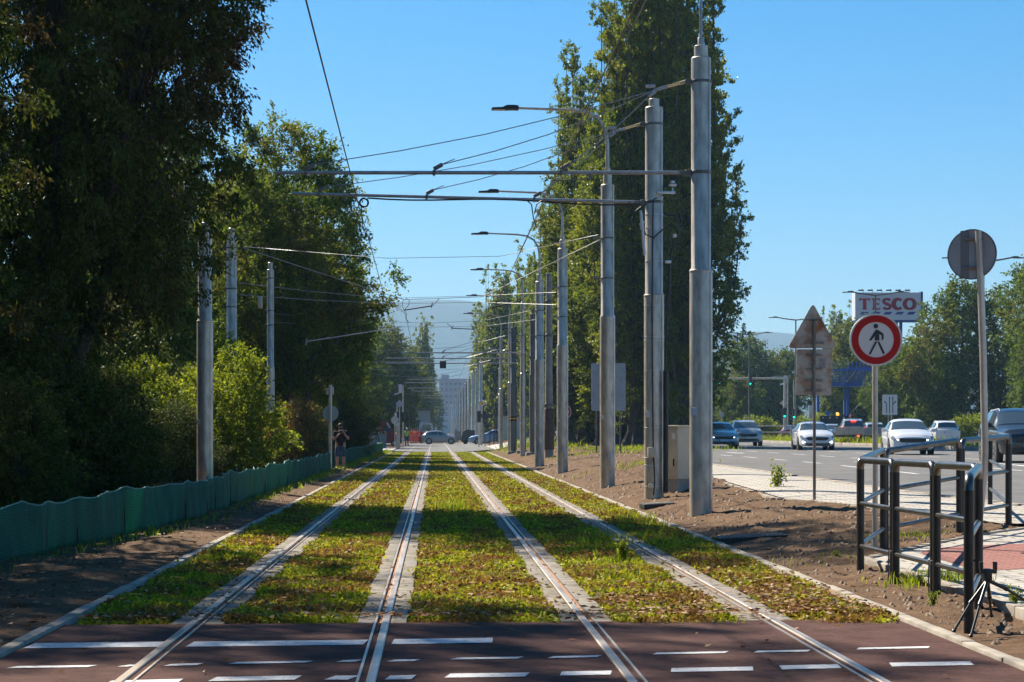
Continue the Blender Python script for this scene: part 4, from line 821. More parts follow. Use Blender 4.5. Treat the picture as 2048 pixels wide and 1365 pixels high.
# bent round sign, seen from behind
b = Vector((X(1958, 23.2), 23.2, gz(X(1958, 23.2), 23.2))); k = b.y/4000; Zp = lambda py: (862-py)*k+1.5-b.z; Xp = lambda px: (px-1958)*k
t = root('round_sign', b, 'grey back of a round sign high on a bent post behind the railings', 'traffic sign')
obj('post', MB().tube([(Xp(1950), 0, -.2), (Xp(1962), 0, Zp(1010)), (Xp(1968), 0, Zp(950)), (Xp(1970), 0, Zp(900)), (Xp(1966), 0, Zp(700)), (Xp(1961), 0, Zp(560)), (Xp(1957), 0, Zp(462))], .04, 14), M_galv, t, 60)
Mz = Matrix.Rotation(R(-38), 4, 'Z'); d = disc(MB(), .288, .016)
s = obj('plate', d, M_signback, t, 30, loc=(Xp(1948), .085, Zp(508))); s.rotation_euler = (0, 0, R(-36))
obj('rim', disc(MB(), .294, .03, 0, r_in=.284), M_galv_dark, s, 30)
for py in (478, 536): obj('bracket', MB().bbox((.03, -.03, (508-py)*k), (.22, .035, .03), .006), M_rustpost, s, 30)
obj('dark_strip', MB().box((-.085, -.011, 0), (.1, .005, .56)), mat('sign_back_dark', (.17, .18, .20), .5), s, 0)  # thin upright strip, darker than the plate back, left of the post
# left round sign with boxes
b = Vector((X(661, 75.5), 75.5, 0)); k = b.y/4000
t = root('round_sign', b, 'round sign seen from behind on a galvanised post beside the man with a camera', 'traffic sign')
obj('post', MB().tube([(0, 0, -.2), (0, 0, (862-770)*k+1.5)], .06, 12), M_galv, t, 50)
obj('plate', disc(MB(), 16*k, .012, .06, cz=(862-827)*k+1.5), mat('sign_back_pale', (.36, .37, .34), .5), t, 30)
obj('signal_box', MB().bbox((.06, .02, (862-782)*k+1.5), (.13, .12, .3), .015).bbox((-.13, .02, (862-783)*k+1.5), (.1, .1, .24), .015).box((-.2, -.04, (862-779)*k+1.5), (.14, .12, .02), M=Matrix.Rotation(-.5, 3, 'Y')), M_galv, t, 30)
# big grey back sign behind the nearest lamp
b = at(1217, 915); b.y = 84; b.x = X(1217, 84); b.z = gz(b.x, 84); k = 84/4000; zz = lambda py: (862-py)*k+1.5-b.z
t = root('direction_sign', b, 'large plain grey sign back behind the nearest street lamp', 'road sign')
obj('plate', MB().prism(rpoly([(-34.5*k, zz(822)), (34.5*k, zz(822)), (34.5*k, zz(727)), (-34.5*k, zz(727))], .06), .03), M_signback, t, 30)
obj('rail', MB().box((0, -.03, zz(745)), (68*k, .03, .04)).box((0, -.03, zz(790)), (68*k, .03, .04)), M_signback, t, 0)
for x in (-.5, .5): obj('post', MB().tube([(x, .06, -.2), (x, .06, zz(730))], .035, 8), M_galv_dark, t, 50)
# no entry sign half hidden behind the second lamp
b = gp(X(1128, 92), 92); t = root('no_entry_sign', b, 'round red sign showing on both sides of the second street lamp', 'traffic sign'); zc = (862-824)*92/4000+1.5-b[2]
obj('post', MB().tube([(0, .04, -.2), (0, .04, zc)], .03, 8), M_galv, t, 50)
s = obj('plate', disc(MB(), .34, .02, cz=zc), M_signw, t, 30); obj('red_face', disc(MB(), .31, .004, -.013, cz=zc), M_signred, s, 30); obj('white_bar', MB().box((0, -.017, zc), (.44, .004, .1)), M_signw, s, 0)
# priority diamonds
def diamond(loc, zc, label, back=False, r=.36):
    t = root('priority_sign', loc, label, 'traffic sign', 'diamond priority signs'); sq = lambda q: [(0, zc-q), (q, zc), (0, zc+q), (-q, zc)]
    obj('post', MB().tube([(0, .05, -.2), (0, .05, zc+r*.6)], .035, 8), M_galv, t, 50)
    s = obj('plate', MB().prism(sq(r), .02), M_signback if back else M_signw, t, 0)
    if not back: obj('yellow_face', MB().prism(sq(r*.62), .004, Matrix.Translation((0, -.013, 0))), M_yellow, s, 0)
    return t
diamond((X(963, 178), 178, gz(X(963, 178), 178)), (862-807)*178/4000+1.5-gz(X(963, 178), 178), 'yellow diamond sign right of the grey hatchback')
diamond((X(1568, 192), 192, .57), (862-807)*192/4000+.93, 'yellow diamond sign on the gantry side of the road, above green lights')
diamond((X(799, 170), 170, 0), (862-808)*170/4000+1.5, 'grey back of a diamond sign left of the crossing', True, .34)
b = (X(790, 163), 163, 0); t = root('round_sign', b, 'small round sign back in front of the red van', 'traffic sign')
obj('post', MB().tube([(0, 0, -.2), (0, 0, 3.0)], .03, 8), M_galv, t, 50); obj('plate', disc(MB(), .32, .02, .045, cz=(862-841)*163/4000+1.5), M_signback, t, 30)
# lane arrows
Y = 150; b = (X(1780, Y), Y, gz(X(1780, Y), Y)); k = Y/4000; t = root('lane_arrow_sign', b, 'white lane sign with three upward arrows above the white car', 'traffic sign'); zc = (862-810)*k+1.5-b[2]
obj('post', MB().tube([(-.12, .06, -.2), (-.12, .06, zc+.4)], .03, 8).tube([(.12, .06, -.2), (.12, .06, zc+.4)], .03, 8), M_galv, t, 50)
s = obj('plate', MB().prism(rpoly([(-15*k, zc-20.5*k), (15*k, zc-20.5*k), (15*k, zc+20.5*k), (-15*k, zc+20.5*k)], .06), .03), M_signw, t, 30)
obj('border', MB().box((0, -.017, zc+20*k), (29*k, .004, .03)).box((0, -.017, zc-20*k), (29*k, .004, .03)).box((-14.6*k, -.017, zc), (.03, .004, 39.4*k)).box((14.6*k, -.017, zc), (.03, .004, 39.4*k)), M_signback, s, 0)
am = MB(); q = lambda x, y: ((x-15)*k, zc+(20.5-y)*k)
def arrow(m, pts, wd=1.6): 
    P2 = [q(*p) for p in pts]; stroke(m, P2, wd*k, .005, -.018); a, c = Vector(P2[-2]), Vector(P2[-1]); d = (c-a).normalized(); n = Vector((-d.y, d.x)); tip = c+d*3*k
    m.prism([tuple(tip), tuple(c-n*1.9*k-d*.6*k), tuple(c+n*1.9*k-d*.6*k)], .005, Matrix.Translation((0, -.018, 0)))
obj('arrow', (arrow(am, [(8, 37), (8, 19), (5, 15)]), am)[1], M_signblk, s, 0)
am = MB(); arrow(am, [(14, 37), (14, 7)]); obj('arrow', am, M_signblk, s, 0)
am = MB(); arrow(am, [(20.5, 37), (20.5, 7)]); arrow(am, [(20.5, 20), (25, 15)]); obj('arrow', am, M_signblk, s, 0)
for px, Y, l in [(1443, 196, 'small blue-grey round sign on two posts behind the silver cars'), (1656, 196, 'small blue round sign right of the rusty post')]:
    b = (X(px, Y), Y, .57); t = root('round_sign', b, l, 'traffic sign'); zc = (862-(829 if px < 1500 else 827))*Y/4000+.93
    obj('post', MB().tube([(0, .05, -.2), (0, .05, zc)], .035, 8), M_galv, t, 50); obj('plate', disc(MB(), .24, .02, cz=zc), M_blue if px > 1500 else M_signback, t, 30)
# store billboard with its lettering
Y = 250; k = Y/4000; b = (X(1777, Y), Y, .5); zz = lambda py: (862-py)*k+1.0; xx = lambda px: (px-1777)*k
M_teblue = mat('billboard_blue', (.012, .04, .22), .5, spec=.2); M_tered = mat('billboard_red', (.42, .006, .025), .5, spec=.2); M_tewhite = mat('billboard_white', (.55, .56, .60), .5)
t = root('billboard', b, 'large white billboard reading TESCO in red on tall blue legs', 'billboard')
bd = obj('panel', MB().bbox((0, 1.2, (zz(585)+zz(641))/2), (xx(1843)-xx(1711), 2.0, zz(585)-zz(641)), .05), M_tewhite, t, 0)
obj('edge_frame', MB().box((xx(1844.5), 1.2, (zz(584)+zz(642))/2), (.25, 2.1, zz(583)-zz(642))).box((xx(1777), 1.2, zz(642)), (xx(1843)-xx(1711), 2.1, .2)), M_teblue, bd, 0)
for x in (1797, 1806): obj('leg', MB().bbox((xx(x), 1.2, zz(640)/2), (.34, .34, zz(640)), .02), M_teblue, t, 0)
obj('brace', MB().tube([(xx(1797), 1.2, zz(700)), (xx(1806), 1.2, zz(660))], .08, 6).tube([(xx(1806), 1.2, zz(700)), (xx(1797), 1.2, zz(660))], .08, 6), M_teblue, t, 0)
for i in range(6):
    x = xx(1722+i*18.5); obj('floodlight', MB().tube([(x+.4, .4, zz(585)), (x+.4, .4, zz(580)), (x, -.7, zz(579.5))], .035, 5).bbox((x-.2, -.8, zz(582)), (.6, .3, .16), .03), M_dk, t, 40)
cw = xx(1835)-xx(1720); lh = zz(597)-zz(619.5)
def letter(ch, x0, wd):
    m = MB(); y = .19; T = Matrix.Translation((0, y, 0)); z0 = zz(619.5); V = lambda pts: [(x0+a*wd, z0+c*lh) for a, c in pts]
    if ch == 'T': polys = [[(.34, .06), (.66, .06), (.66, .86), (.34, .86)], [(.28, 0), (.72, 0), (.72, .07), (.28, .07)], [(0, .86), (1, .86), (1.03, 1), (-.03, 1)], [(0, .86), (.06, .70), (.12, .86)], [(1, .86), (.94, .70), (.88, .86)]]
    if ch == 'E': polys = [[(.16, 0), (.42, 0), (.42, 1), (.16, 1)], [(0, 0), (.95, 0), (.95, .12), (0, .12)], [(0, .88), (.92, .88), (.92, 1), (0, 1)], [(.42, .44), (.8, .44), (.8, .56), (.42, .56)], [(.95, .12), (1, .3), (.86, .12)], [(.92, .88), (.95, .72), (.8, .88)], [(.8, .36), (.84, .5), (.8, .64), (.72, .5)]]
    if ch in 'TE':
        for p_ in polys: m.prism(V(p_), .03, T)
        return m
    if ch == 'O': pa = [(.5+.42*math.cos(q), .5+.44*math.sin(q), .12+.13*abs(math.cos(q))) for q in np.linspace(0, 6.283, 33)]
    if ch == 'C': pa = [(.54+.44*math.cos(q), .5+.44*math.sin(q), .12+.13*max(0, -math.cos(q))+.04) for q in np.linspace(.75, 5.53, 25)]
    if ch == 'S': pa = [(.5+.34*math.cos(q), .73+.21*math.sin(q), .13+.05*abs(math.cos(q))) for q in np.linspace(.45, 3.9, 14)]+[(.5, .5, .22)]+[(.5+.36*math.cos(q), .27+.21*math.sin(q), .13+.05*abs(math.cos(q))) for q in np.linspace(.9, -2.75, 14)]
    for (a, c, w0), (a2, c2, w1) in zip(pa, pa[1:]):
        p0, p1_ = Vector((x0+a*wd, z0+c*lh)), Vector((x0+a2*wd, z0+c2*lh)); d = (p1_-p0).normalized(); n = Vector((-d.y, d.x)); e = d*.02
        m.prism([tuple(p0-n*w0*lh*.74-e), tuple(p1_-n*w1*lh*.74+e), tuple(p1_+n*w1*lh*.74+e), tuple(p0+n*w0*lh*.74-e)], .03, T)
    return m
for ch, x0, x1 in (('T', 1719, 1741), ('E', 1744, 1762), ('S', 1765, 1784), ('C', 1786, 1806), ('O', 1808, 1832)): obj('letter', letter(ch, xx(x0), xx(x1)-xx(x0)), M_tered, bd, 0)
for i in range(5):
    x = xx(1720+i*23.4); obj('stripe', MB().prism([(x, zz(629.5)), (x+14*k, zz(629.5)), (x+19*k, zz(624)), (x+5*k, zz(624))], .03, Matrix.Translation((0, .19, 0))), M_teblue, bd, 0)

# ---------------------------------------------------------------- footbridge
Y = 205; k = Y/4000; b = (X(1697, Y), Y, .5); zz = lambda py: (862-py)*k+1.0; xx = lambda px: (px-1697)*k
M_bblue = mat('bridge_blue', (.025, .085, .34), .5, col2=(.035, .11, .42), scale=2)
t = root('footbridge', b, 'blue steel footbridge on blue legs behind the rusty sign', 'footbridge')
obj('deck', MB().box((xx(1700), 1.4, zz(771)), (xx(1760)-xx(1632), 2.6, .25)), M_bblue, t, 0)
rl = MB(); rl.box((xx(1675), 0, zz(740)), (xx(1693)-xx(1632), .1, .14)).box((xx(1730), 2.8, zz(738)), (xx(1764)-xx(1694), .1, .2)).box((xx(1730), 0, zz(737)), (xx(1764)-xx(1694), .12, .2)).box((xx(1697), 0, zz(768)), (xx(1764)-xx(1632), .12, .2))
obj('handrail', rl, M_bblue, t, 0)
bl = MB()
for i in range(44): bl.box((xx(1634+i*2.95), .05, (zz(740)+zz(770))/2), (.05, .03, zz(740)-zz(770)))
obj('baluster_row', bl, M_bblue, t, 0); bl = MB()
for i in range(16): bl.box((xx(1640+i*7.7), 2.8, (zz(722)+zz(740))/2), (.06, .06, zz(722)-zz(740)))
obj('baluster_row', bl, M_bblue, t, 0)
for x in (1641, 1695, 1701): obj('leg', MB().box((xx(x), 1.4, zz(770)/2), (.24 if x < 1650 else .22, .3, zz(770))), M_bblue, t, 0)
M_bdk = mat('bridge_dark', (.03, .045, .09), .5)
for p0, p1, r_ in [((1698, 838), (1740, 792), .07), ((1698, 838), (1655, 792), .07), ((1645, 843), (1760, 843), .06), ((1694, 766), (1714, 742), .1), ((1762, 766), (1742, 742), .1)]:
    yb = -.05 if r_ == .1 else 1.2; obj('truss_brace', MB().tube([(xx(p0[0]), yb, zz(p0[1])), (xx(p1[0]), yb, zz(p1[1]))], r_, 6), M_bdk, t, 0)
# ---------------------------------------------------------------- traffic lights
M_green = mat('green_light', (.0, .75, .45), .4, emit=1.6); M_redl = mat('red_light', (1, .06, .02), .4, emit=2.5); M_lens = mat('dark_lens', (.03, .03, .03), .3)
def light_head(parent, c, lit=None, sc=1.0, back=False):
    x, y, z = c; h = obj('signal_head', MB().bbox((x, y, z), (.34*sc, .22, .95*sc), .03), M_alu if back else M_black, parent, 40)
    if not back:
        for i, nm in enumerate(('red', 'amber', 'green')):
            zz_ = z+(.3-.3*i)*sc; on = nm == lit
            obj('lens', disc(MB(), .115*sc, .02, y-.12, 14, cz=zz_) if abs(x) < 1e-6 else MB().prism([(x+.115*sc*math.cos(q), zz_+.115*sc*math.sin(q)) for q in np.linspace(0, 6.28, 14, endpoint=False)], .02, Matrix.Translation((0, y-.12, 0))), (M_green if nm == 'green' else M_redl) if on else M_lens, h, 30)
            obj('visor', MB().prism([(x-.15*sc, zz_+.02), (x+.15*sc, zz_+.02), (x+.12*sc, zz_+.14*sc), (x-.12*sc, zz_+.14*sc)], .16, Matrix.Translation((0, y-.19, 0))), M_black, h, 0)
    return h
Y = 190; k = Y/4000; b = (X(1570, Y), Y, .57); zz = lambda py: (862-py)*k+.93; xx = lambda px: (px-1570)*k
t = root('traffic_gantry', b, 'grey mast arm with green traffic lights over the road left of the rusty sign', 'traffic light')
obj('mast', MB().lathe([(.17, -.2), (.16, 3), (.14, zz(757))], n=14), M_galv, t, 40)
obj('mast_arm', MB().box((xx(1558), 0, zz(757)), (xx(1570)-xx(1546), .22, .2)).tube([(xx(1550), 0, zz(757)), (xx(1424), 0, zz(758))], .09, 8).tube([(xx(1546), .1, zz(753)), (xx(1582), .1, zz(752.5))], .03, 6), M_galv, t, 40)
for px, lit in ((1437, 'green'), (1499, 'green')): light_head(t, (xx(px), -.2, zz(761)), lit, 1.0)
obj('camera_box', MB().bbox((xx(1471), -.2, zz(767)), (.3, .3, .3), .03).bbox((xx(1506), -.2, zz(767)), (.3, .3, .3), .03), M_dk, t, 30)
light_head(t, (xx(1568), -.3, zz(826)), 'green', 1.0)
for px, py0, py1, l, lit in [(1576, 857, 752, 'slim grey camera mast right behind the gantry pole', None), (1588, 860, 760, 'signal post with a green light right of the gantry pole', 'green'), (1621, 872, 815, 'signal post seen from behind, just left of the rusty post', 'back'), (806, 878, 770, 'tall signal mast with cameras left of the crossing', 'cam'), (794, 880, 812, 'beige signal head seen from behind left of the crossing', 'back'), (797, 880, 838, 'low signal with visors between the posts left of the crossing', 'side'), (958, 879, 836, 'dark signal head right of the grey hatchback', 'side')]:
    Y = 196 if px > 1000 else (168 if px > 900 else 172 if px < 800 else 178); b = (X(px, Y), Y, gz(X(px, Y), Y)); k = Y/4000; zt = (862-py1)*k+1.5-b[2]
    t = root('signal_post', b, l, 'traffic light', 'signal posts around the junctions')
    obj('post', MB().tube([(0, .1, -.2), (0, .1, zt)], .06, 8), M_galv, t, 50)
    if lit == 'green': light_head(t, (0, 0, (862-828)*k+1.5-b[2]), 'green')
    elif lit == 'back': light_head(t, (.0, 0, zt-1.2 if px < 1000 else zt-.4), None, 1.2, True)
    elif lit == 'side': light_head(t, (0, 0, zt+.1)); light_head(t, (.45, 0, zt+.15), None, .9)
    else: obj('camera_box', MB().bbox((-.25, 0, zt-.35), (.3, .2, .75), .03).box((-.55, -.1, zt-.8), (.5, .1, .12), M=Matrix.Rotation(-.35, 3, 'Y')), M_alu, t, 30)
# ---------------------------------------------------------------- railings
M_steel = mat('railing_steel', (.17, .16, .155), .28, .9, col2=(.10, .09, .085), scale=6)
M_rpost = mat('railing_post', (.020, .016, .015), .4, .4, col2=(.035, .028, .026), scale=5)
def panel(a, b, label, h=1.15, hr=(.26, .70), ties=False, lean=0):
    a = Vector((a[0], a[1], gz(a[0], a[1]))); b = Vector((b[0], b[1], gz(b[0], b[1])))
    t = root('railing', a, label, 'railing', 'tubular railing panels round the crossing corner'); d = b-a; L = math.hypot(d.x, d.y); u = Vector((d.x/L, d.y/L, 0)); r = .036; c = .10
    o0 = u*.045; o1 = d-u*.045; sl_ = d.z/L
    top = MB(); pts = []
    for q in np.linspace(0, math.pi/2, 6): pts.append(o0+u*c*(1-math.cos(q))+Vector((0, 0, h-c+c*math.sin(q))))
    for q in np.linspace(math.pi/2, 0, 6): pts.append(o1-u*c*(1-math.cos(q))+Vector((0, 0, h-c+c*math.sin(q))))
    obj('top_rail', top.tube(pts, r, 14), M_steel, t, 60)
    for o in (o0, o1): obj('post', MB().tube([o+Vector((0, 0, -.2)), o+Vector((0, 0, h-c+.002))], r+.001, 14), M_rpost, t, 60)
    for f in hr: obj('rail', MB().tube([o0+Vector((0, 0, f)), o1+Vector((0, 0, f))], .024, 12), M_steel, t, 60)
    if ties: obj('cable_tie', MB().tube([o0+Vector((-.05, -.03, .3)), o0+Vector((-.06, -.04, .15)), o0+Vector((-.055, -.03, .0))], .007, 5).bbox(o0+Vector((-.02, -.04, .27)), (.06, .04, .05), .01), M_galv_dark, t, 50)
    return t
A_, B_, C_, E_, D_ = (4.40, 20.7), (4.44, 19.3), (4.47, 17.85), (4.49, 16.5), (3.93, 14.72)
F_, G_, H_, I_ = (5.12, 22.8), (6.42, 24.4), (7.5, 26.1), (8.75, 31.5)
panel(D_, E_, 'nearest railing panel, angled towards the track in front of the black tripod')
panel(E_, C_, 'railing panel third from the track-side far corner, joined to the nearest angled one', ties=True)
panel(C_, B_, 'middle railing panel of the straight track-side row', ties=True)
panel(B_, A_, 'far end railing panel of the straight track-side row, at the soil bank', ties=True)
panel(A_, F_, 'short-looking railing panel turning from the track side to the road side')
panel(F_, G_, 'road-side railing panel just right of the no-pedestrians sign post')
panel(G_, H_, 'road-side railing panel in front of the dark car, right of the bent sign post')
panel(H_, I_, 'farthest railing panel running away along the road at the right')
# tripod
tb = Vector((4.02, 14.55, gz(4.02, 14.55))); M_tri = mat('tripod_black', (.012, .012, .013), .35, .2)
t = root('tripod', tb, 'small black tripod standing on the soil at the nearest railing post', 'tripod'); k = tb.y/4000
q = lambda px, py, dy=0: Vector(((px-869)*(tb.y+dy)/4000-tb.x, dy, 1.5-(py-862)*(tb.y+dy)/4000-tb.z))
hub = q(1975, 1158)
obj('head', MB().bbox(hub+Vector((0, 0, .03)), (.06, .06, .09), .015).bbox(q(1962, 1132), (.025, .05, .06), .008).bbox(q(1990, 1132), (.025, .05, .06), .008).bbox(q(1976, 1143), (.12, .05, .03), .008).tube([q(1955, 1125), q(1945, 1120)], .008, 6), M_tri, t, 40)
for f, m_ in ((q(1908, 1262, -.10), q(1942, 1205, -.05)), (q(1942, 1272, -.28), q(1960, 1208, -.14)), (q(2062, 1208, .25), q(2012, 1178, .1)), (q(1983, 1232, .30), q(1979, 1195, .15))):
    l = obj('leg', MB().tube([hub+Vector((0, 0, -.01)), m_], .014, 10).tube([m_, f], .010, 10), M_tri, t, 50)
    obj('foot', MB().ball(f, (.018, .018, .014)), M_tri, l, 50); obj('leg_lock', MB().tube([m_+(hub-m_)*.06, m_-(hub-m_)*.06], .017, 10), M_tri, l, 50)
# cabinet
b = at(1352, 985); k = b.y/4000; zz = lambda py: (862-py)*k+1.5-b.z
t = root('utility_cabinet', b, 'beige utility cabinet on a concrete plinth between the two nearest poles', 'cabinet'); t.rotation_euler = (0, 0, R(-55))
obj('body', MB().bbox((0, 0, (zz(958)+zz(855))/2), (.56, .40, zz(855)-zz(958)), .012), M_beige, t, 0)
obj('top', MB().bbox((0, 0, zz(853)), (.60, .44, .04), .01), M_beige, t, 0)
obj('plinth', MB().bbox((0, 0, zz(958)/2-.1), (.52, .38, zz(958)+.2), .01), M_conc, t, 0)
for i, x in enumerate((-.14, .14)):
    d = obj('door', MB().bbox((x, -.205, (zz(952)+zz(860))/2), (.262, .02, zz(860)-zz(952)), .006), M_beige, t, 0)
    obj('handle', MB().bbox((x+.03, -.22, zz(925)), (.035, .02, .16), .008), M_black, d, 30); obj('label_plate', MB().box((x+.03, -.217, zz(873)), (.09, .004, .12)), M_label, d, 0)
# drain covers lying on the bank
for px, py, wd, l in [(1500, 1080, .9, 'rectangular metal drain cover half buried in the soil nearest the camera'), (1316, 1013, .62, 'small metal drain cover at the foot of the cable-strapped pole')]:
    b = at(px, py); t = root('drain_cover', (b.x, b.y, b.z), l, 'drain cover', 'drain covers in the soil bank'); t.rotation_euler = (0, R(-3), R(4))
    obj('frame', MB().bbox((0, 0, .012), (wd, .55, .09), .008), M_dk, t, 0); g = MB()
    for i in range(14): g.box((-wd/2+.06+i*(wd-.12)/13, 0, .062), (.022, .46, .012))
    obj('grate', g, M_galv_dark, t, 0)
# weeds
def weed(loc, h, n, label, seed):
    r2 = np.random.default_rng(seed); t = root('weed_plant', loc, label, 'plant', 'weeds on the soil bank'); sb_ = MB(); C = []
    for i in range(n):
        a = r2.random()*6.28; e = Vector((math.cos(a)*h*.35*r2.random(), math.sin(a)*h*.35*r2.random(), h*(.5+.5*r2.random()))); sb_.tube([(0, 0, -.02), e*.5+Vector((0, 0, h*.06)), e], [.006, .005, .002], 5)
        for f in np.linspace(.15, 1, 6): C.append(e*f+Vector((0, 0, h*.06*f)))
    V, F = leaf_arrays(r2, np.array(C), 7, .05*h/.4, .07*h/.4, .03*h/.4, 0, .3); npobj('leaves', V, F, M_lf_bush, t); obj('stem', sb_, M_lf_bush, t, 50)
b = at(1553, 975); weed((b.x, b.y, b.z), .42, 7, 'leafy weed at the edge of the brick pavement beyond the bank', 3)
b = at(1866, 1210); weed((b.x, b.y, b.z), .13, 5, 'small bright weed on the soil in front of the railing', 4)
b = at(2030, 1208); weed((b.x, b.y, b.z), .16, 6, 'dark weed in the pavement joint behind the tripod', 5)
b = at(1672, 1120); weed((b.x, b.y, b.z), .1, 5, 'tiny weed on the bare soil left of the railing', 6)
b = at(2016, 1252); b = at(1245, 1120); weed((b.x, b.y, 0), .24, 9, 'dark clump of weed beside the rightmost rail', 8)

# ---------------------------------------------------------------- green mesh fence
def mesh_mat():
    m, n, b_ = _nodes('green_mesh'); tc = n.nodes.new('ShaderNodeTexCoord')
    wv = n.nodes.new('ShaderNodeTexWave'); wv.bands_direction = 'Z'; wv.inputs['Scale'].default_value = 14; wv.inputs['Distortion'].default_value = .6
    n.links.new(tc.outputs['Object'], wv.inputs[0]); r = _ramp(n, wv.outputs[0], [(.1, (.006, .11, .066)), (.7, (.018, .30, .175))])
    no = _noise(n, 1.7, 6, .65, stretch=(1, 1, .35)); r0 = _ramp(n, no.outputs[0], [(.35, (.45, .5, .55)), (.7, (1.25, 1.15, 1.05))]); mu = n.nodes.new('ShaderNodeMix'); mu.data_type = 'RGBA'; mu.blend_type = 'MULTIPLY'; mu.inputs[0].default_value = 1
    n.links.new(r.outputs[0], mu.inputs[6]); n.links.new(r0.outputs[0], mu.inputs[7]); r = type('o', (), {'outputs': [mu.outputs[2]]})
    n.links.new(r.outputs[0], b_.inputs['Base Color']); b_.inputs['Roughness'].default_value = .65
    tr = n.nodes.new('ShaderNodeBsdfTranslucent'); n.links.new(r.outputs[0], tr.inputs[0]); ms = n.nodes.new('ShaderNodeMixShader'); ms.inputs[0].default_value = .45
    out = n.nodes['Material Output']; n.links.new(b_.outputs[0], ms.inputs[1]); n.links.new(tr.outputs[0], ms.inputs[2]); n.links.new(ms.outputs[0], out.inputs[0])
    bp = n.nodes.new('ShaderNodeBump'); bp.inputs['Strength'].default_value = .5; bp.inputs['Distance'].default_value = .01; n.links.new(wv.outputs[0], bp.inputs['Height']); n.links.new(bp.outputs[0], b_.inputs['Normal'])
    return m
M_mesh = mesh_mat(); M_hem = mat('pale_hem', (.11, .27, .20), .7); rr = random.Random(9)
def fence(y0, y1, label, dx=0):
    t = root('mesh_fence', (float(fence_x(y0))+dx, y0, 0), label, 'fence', 'green mesh fence along the track'); ox, oy = float(fence_x(y0))+dx, y0
    ps = [y0]
    while ps[-1] < y1-.6: ps.append(min(y1, ps[-1]+rr.uniform(1.1, 1.8)))
    ys_ = []; 
    for a, b2 in zip(ps, ps[1:]): ys_ += list(np.linspace(a, b2, 15)[:-1])
    ys_.append(ps[-1]); V = []; nz = 7; hs = {p: rr.uniform(.63, .71) for p in ps}
    for y in ys_:
        i = max(j for j in range(len(ps)) if ps[j] <= y+1e-6); a = ps[i]; b2 = ps[min(i+1, len(ps)-1)]; f = (y-a)/(b2-a) if b2 > a else 0
        h = hs[a]*(1-f)+hs[b2]*f-.035*math.sin(math.pi*f)+.006*math.sin(5*y)
        for j in range(nz):
            g = j/(nz-1); x = float(fence_x(y))+dx-ox+.035*math.sin(math.pi*f)*(1 if i % 2 else -.7)*(.4+g)+.010*math.sin(y*9+g*3)+.007*math.sin(y*23+g*5)+.05*(1-g)**2*math.sin(y*1.7)
            V.append((x, y-oy+.02*math.sin(g*5+y), .01+g*h))
    n = len(ys_); F = [(i*nz+j, (i+1)*nz+j, (i+1)*nz+j+1, i*nz+j+1) for i in range(n-1) for j in range(nz-1)]
    o = npobj('mesh_panel', np.array(V), np.array(F), M_mesh, t, True); md = o.modifiers.new('thickness', 'SOLIDIFY'); md.thickness = .006
    for p in ps: obj('fence_post', MB().tube([(float(fence_x(p))+dx-ox-.015, p-oy, -.1), (float(fence_x(p))+dx-ox-.015, p-oy, hs[p]+.01)], .009, 6), M_dk, t, 50)
    hem = [(V[i*nz+nz-1][0], V[i*nz+nz-1][1], V[i*nz+nz-1][2]) for i in range(n)]; obj('hem', MB().tube(hem, .011, 5), M_hem, t, 60)
fence(13, 75, 'long wavy green mesh fence from the left edge to the man with the camera'); fence(79.5, 140, 'far stretch of green mesh fence behind the man', -.1)

# ---------------------------------------------------------------- cars
def paint(name, c, metal=.35, rough=.32): return mat(name, c, rough, metal, coat=.8)
M_glass = mat('car_glass', (.05, .07, .085), .04, 0, spec=1.0); M_tyre = mat('tyre', (.014, .014, .015), .8); M_rim = mat('wheel_rim', (.35, .35, .36), .35, .8)
M_trim = mat('black_trim', (.010, .010, .011), .5); M_plate = mat('number_plate', (.60, .60, .62), .5); M_hl = mat('headlamp', (.30, .32, .34), .12, .4); M_drl = mat('daytime_light', (1, .97, .9), .3, emit=2.2)
M_tail = mat('tail_lamp', (.16, .008, .01), .25); M_brake = mat('brake_light', (1, .05, .03), .3, emit=3)
PROF = {
 'hatch': [(-2.12,.56,.34,.50,.44,.56),(-2.05,.76,.22,.62,.60,.70),(-1.85,.86,.20,.74,.68,.84),(-1.25,.89,.20,.87,.74,.95),(-.88,.90,.20,.93,.76,1.01),(-.15,.90,.20,.96,.62,1.38),(.25,.90,.20,.97,.61,1.46),(1.05,.90,.20,.98,.60,1.43),(1.62,.88,.24,1.0,.59,1.33),(1.98,.84,.28,.98,.66,1.02),(2.10,.80,.32,.80,.66,.88)],
 'suv': [(-2.28,.60,.40,.62,.50,.72),(-2.22,.80,.26,.74,.66,.86),(-2.02,.90,.24,.88,.74,1.00),(-1.35,.93,.24,1.02,.80,1.08),(-.95,.93,.24,1.08,.82,1.13),(-.25,.93,.24,1.10,.68,1.54),(.20,.93,.24,1.11,.67,1.64),(1.30,.93,.24,1.12,.66,1.62),(1.85,.91,.28,1.13,.64,1.52),(2.16,.88,.32,1.10,.70,1.12),(2.28,.84,.36,.92,.70,1.0)],
 'sedan': [(-2.3,.58,.34,.50,.44,.56),(-2.22,.78,.22,.62,.60,.70),(-2.0,.86,.20,.72,.68,.82),(-1.3,.90,.20,.86,.76,.93),(-.9,.90,.20,.92,.78,.99),(-.1,.90,.20,.95,.62,1.34),(.3,.90,.20,.96,.60,1.43),(1.0,.90,.20,.97,.60,1.38),(1.62,.89,.22,.98,.66,1.06),(2.2,.86,.26,.96,.70,1.02),(2.3,.80,.32,.84,.66,.92)]}
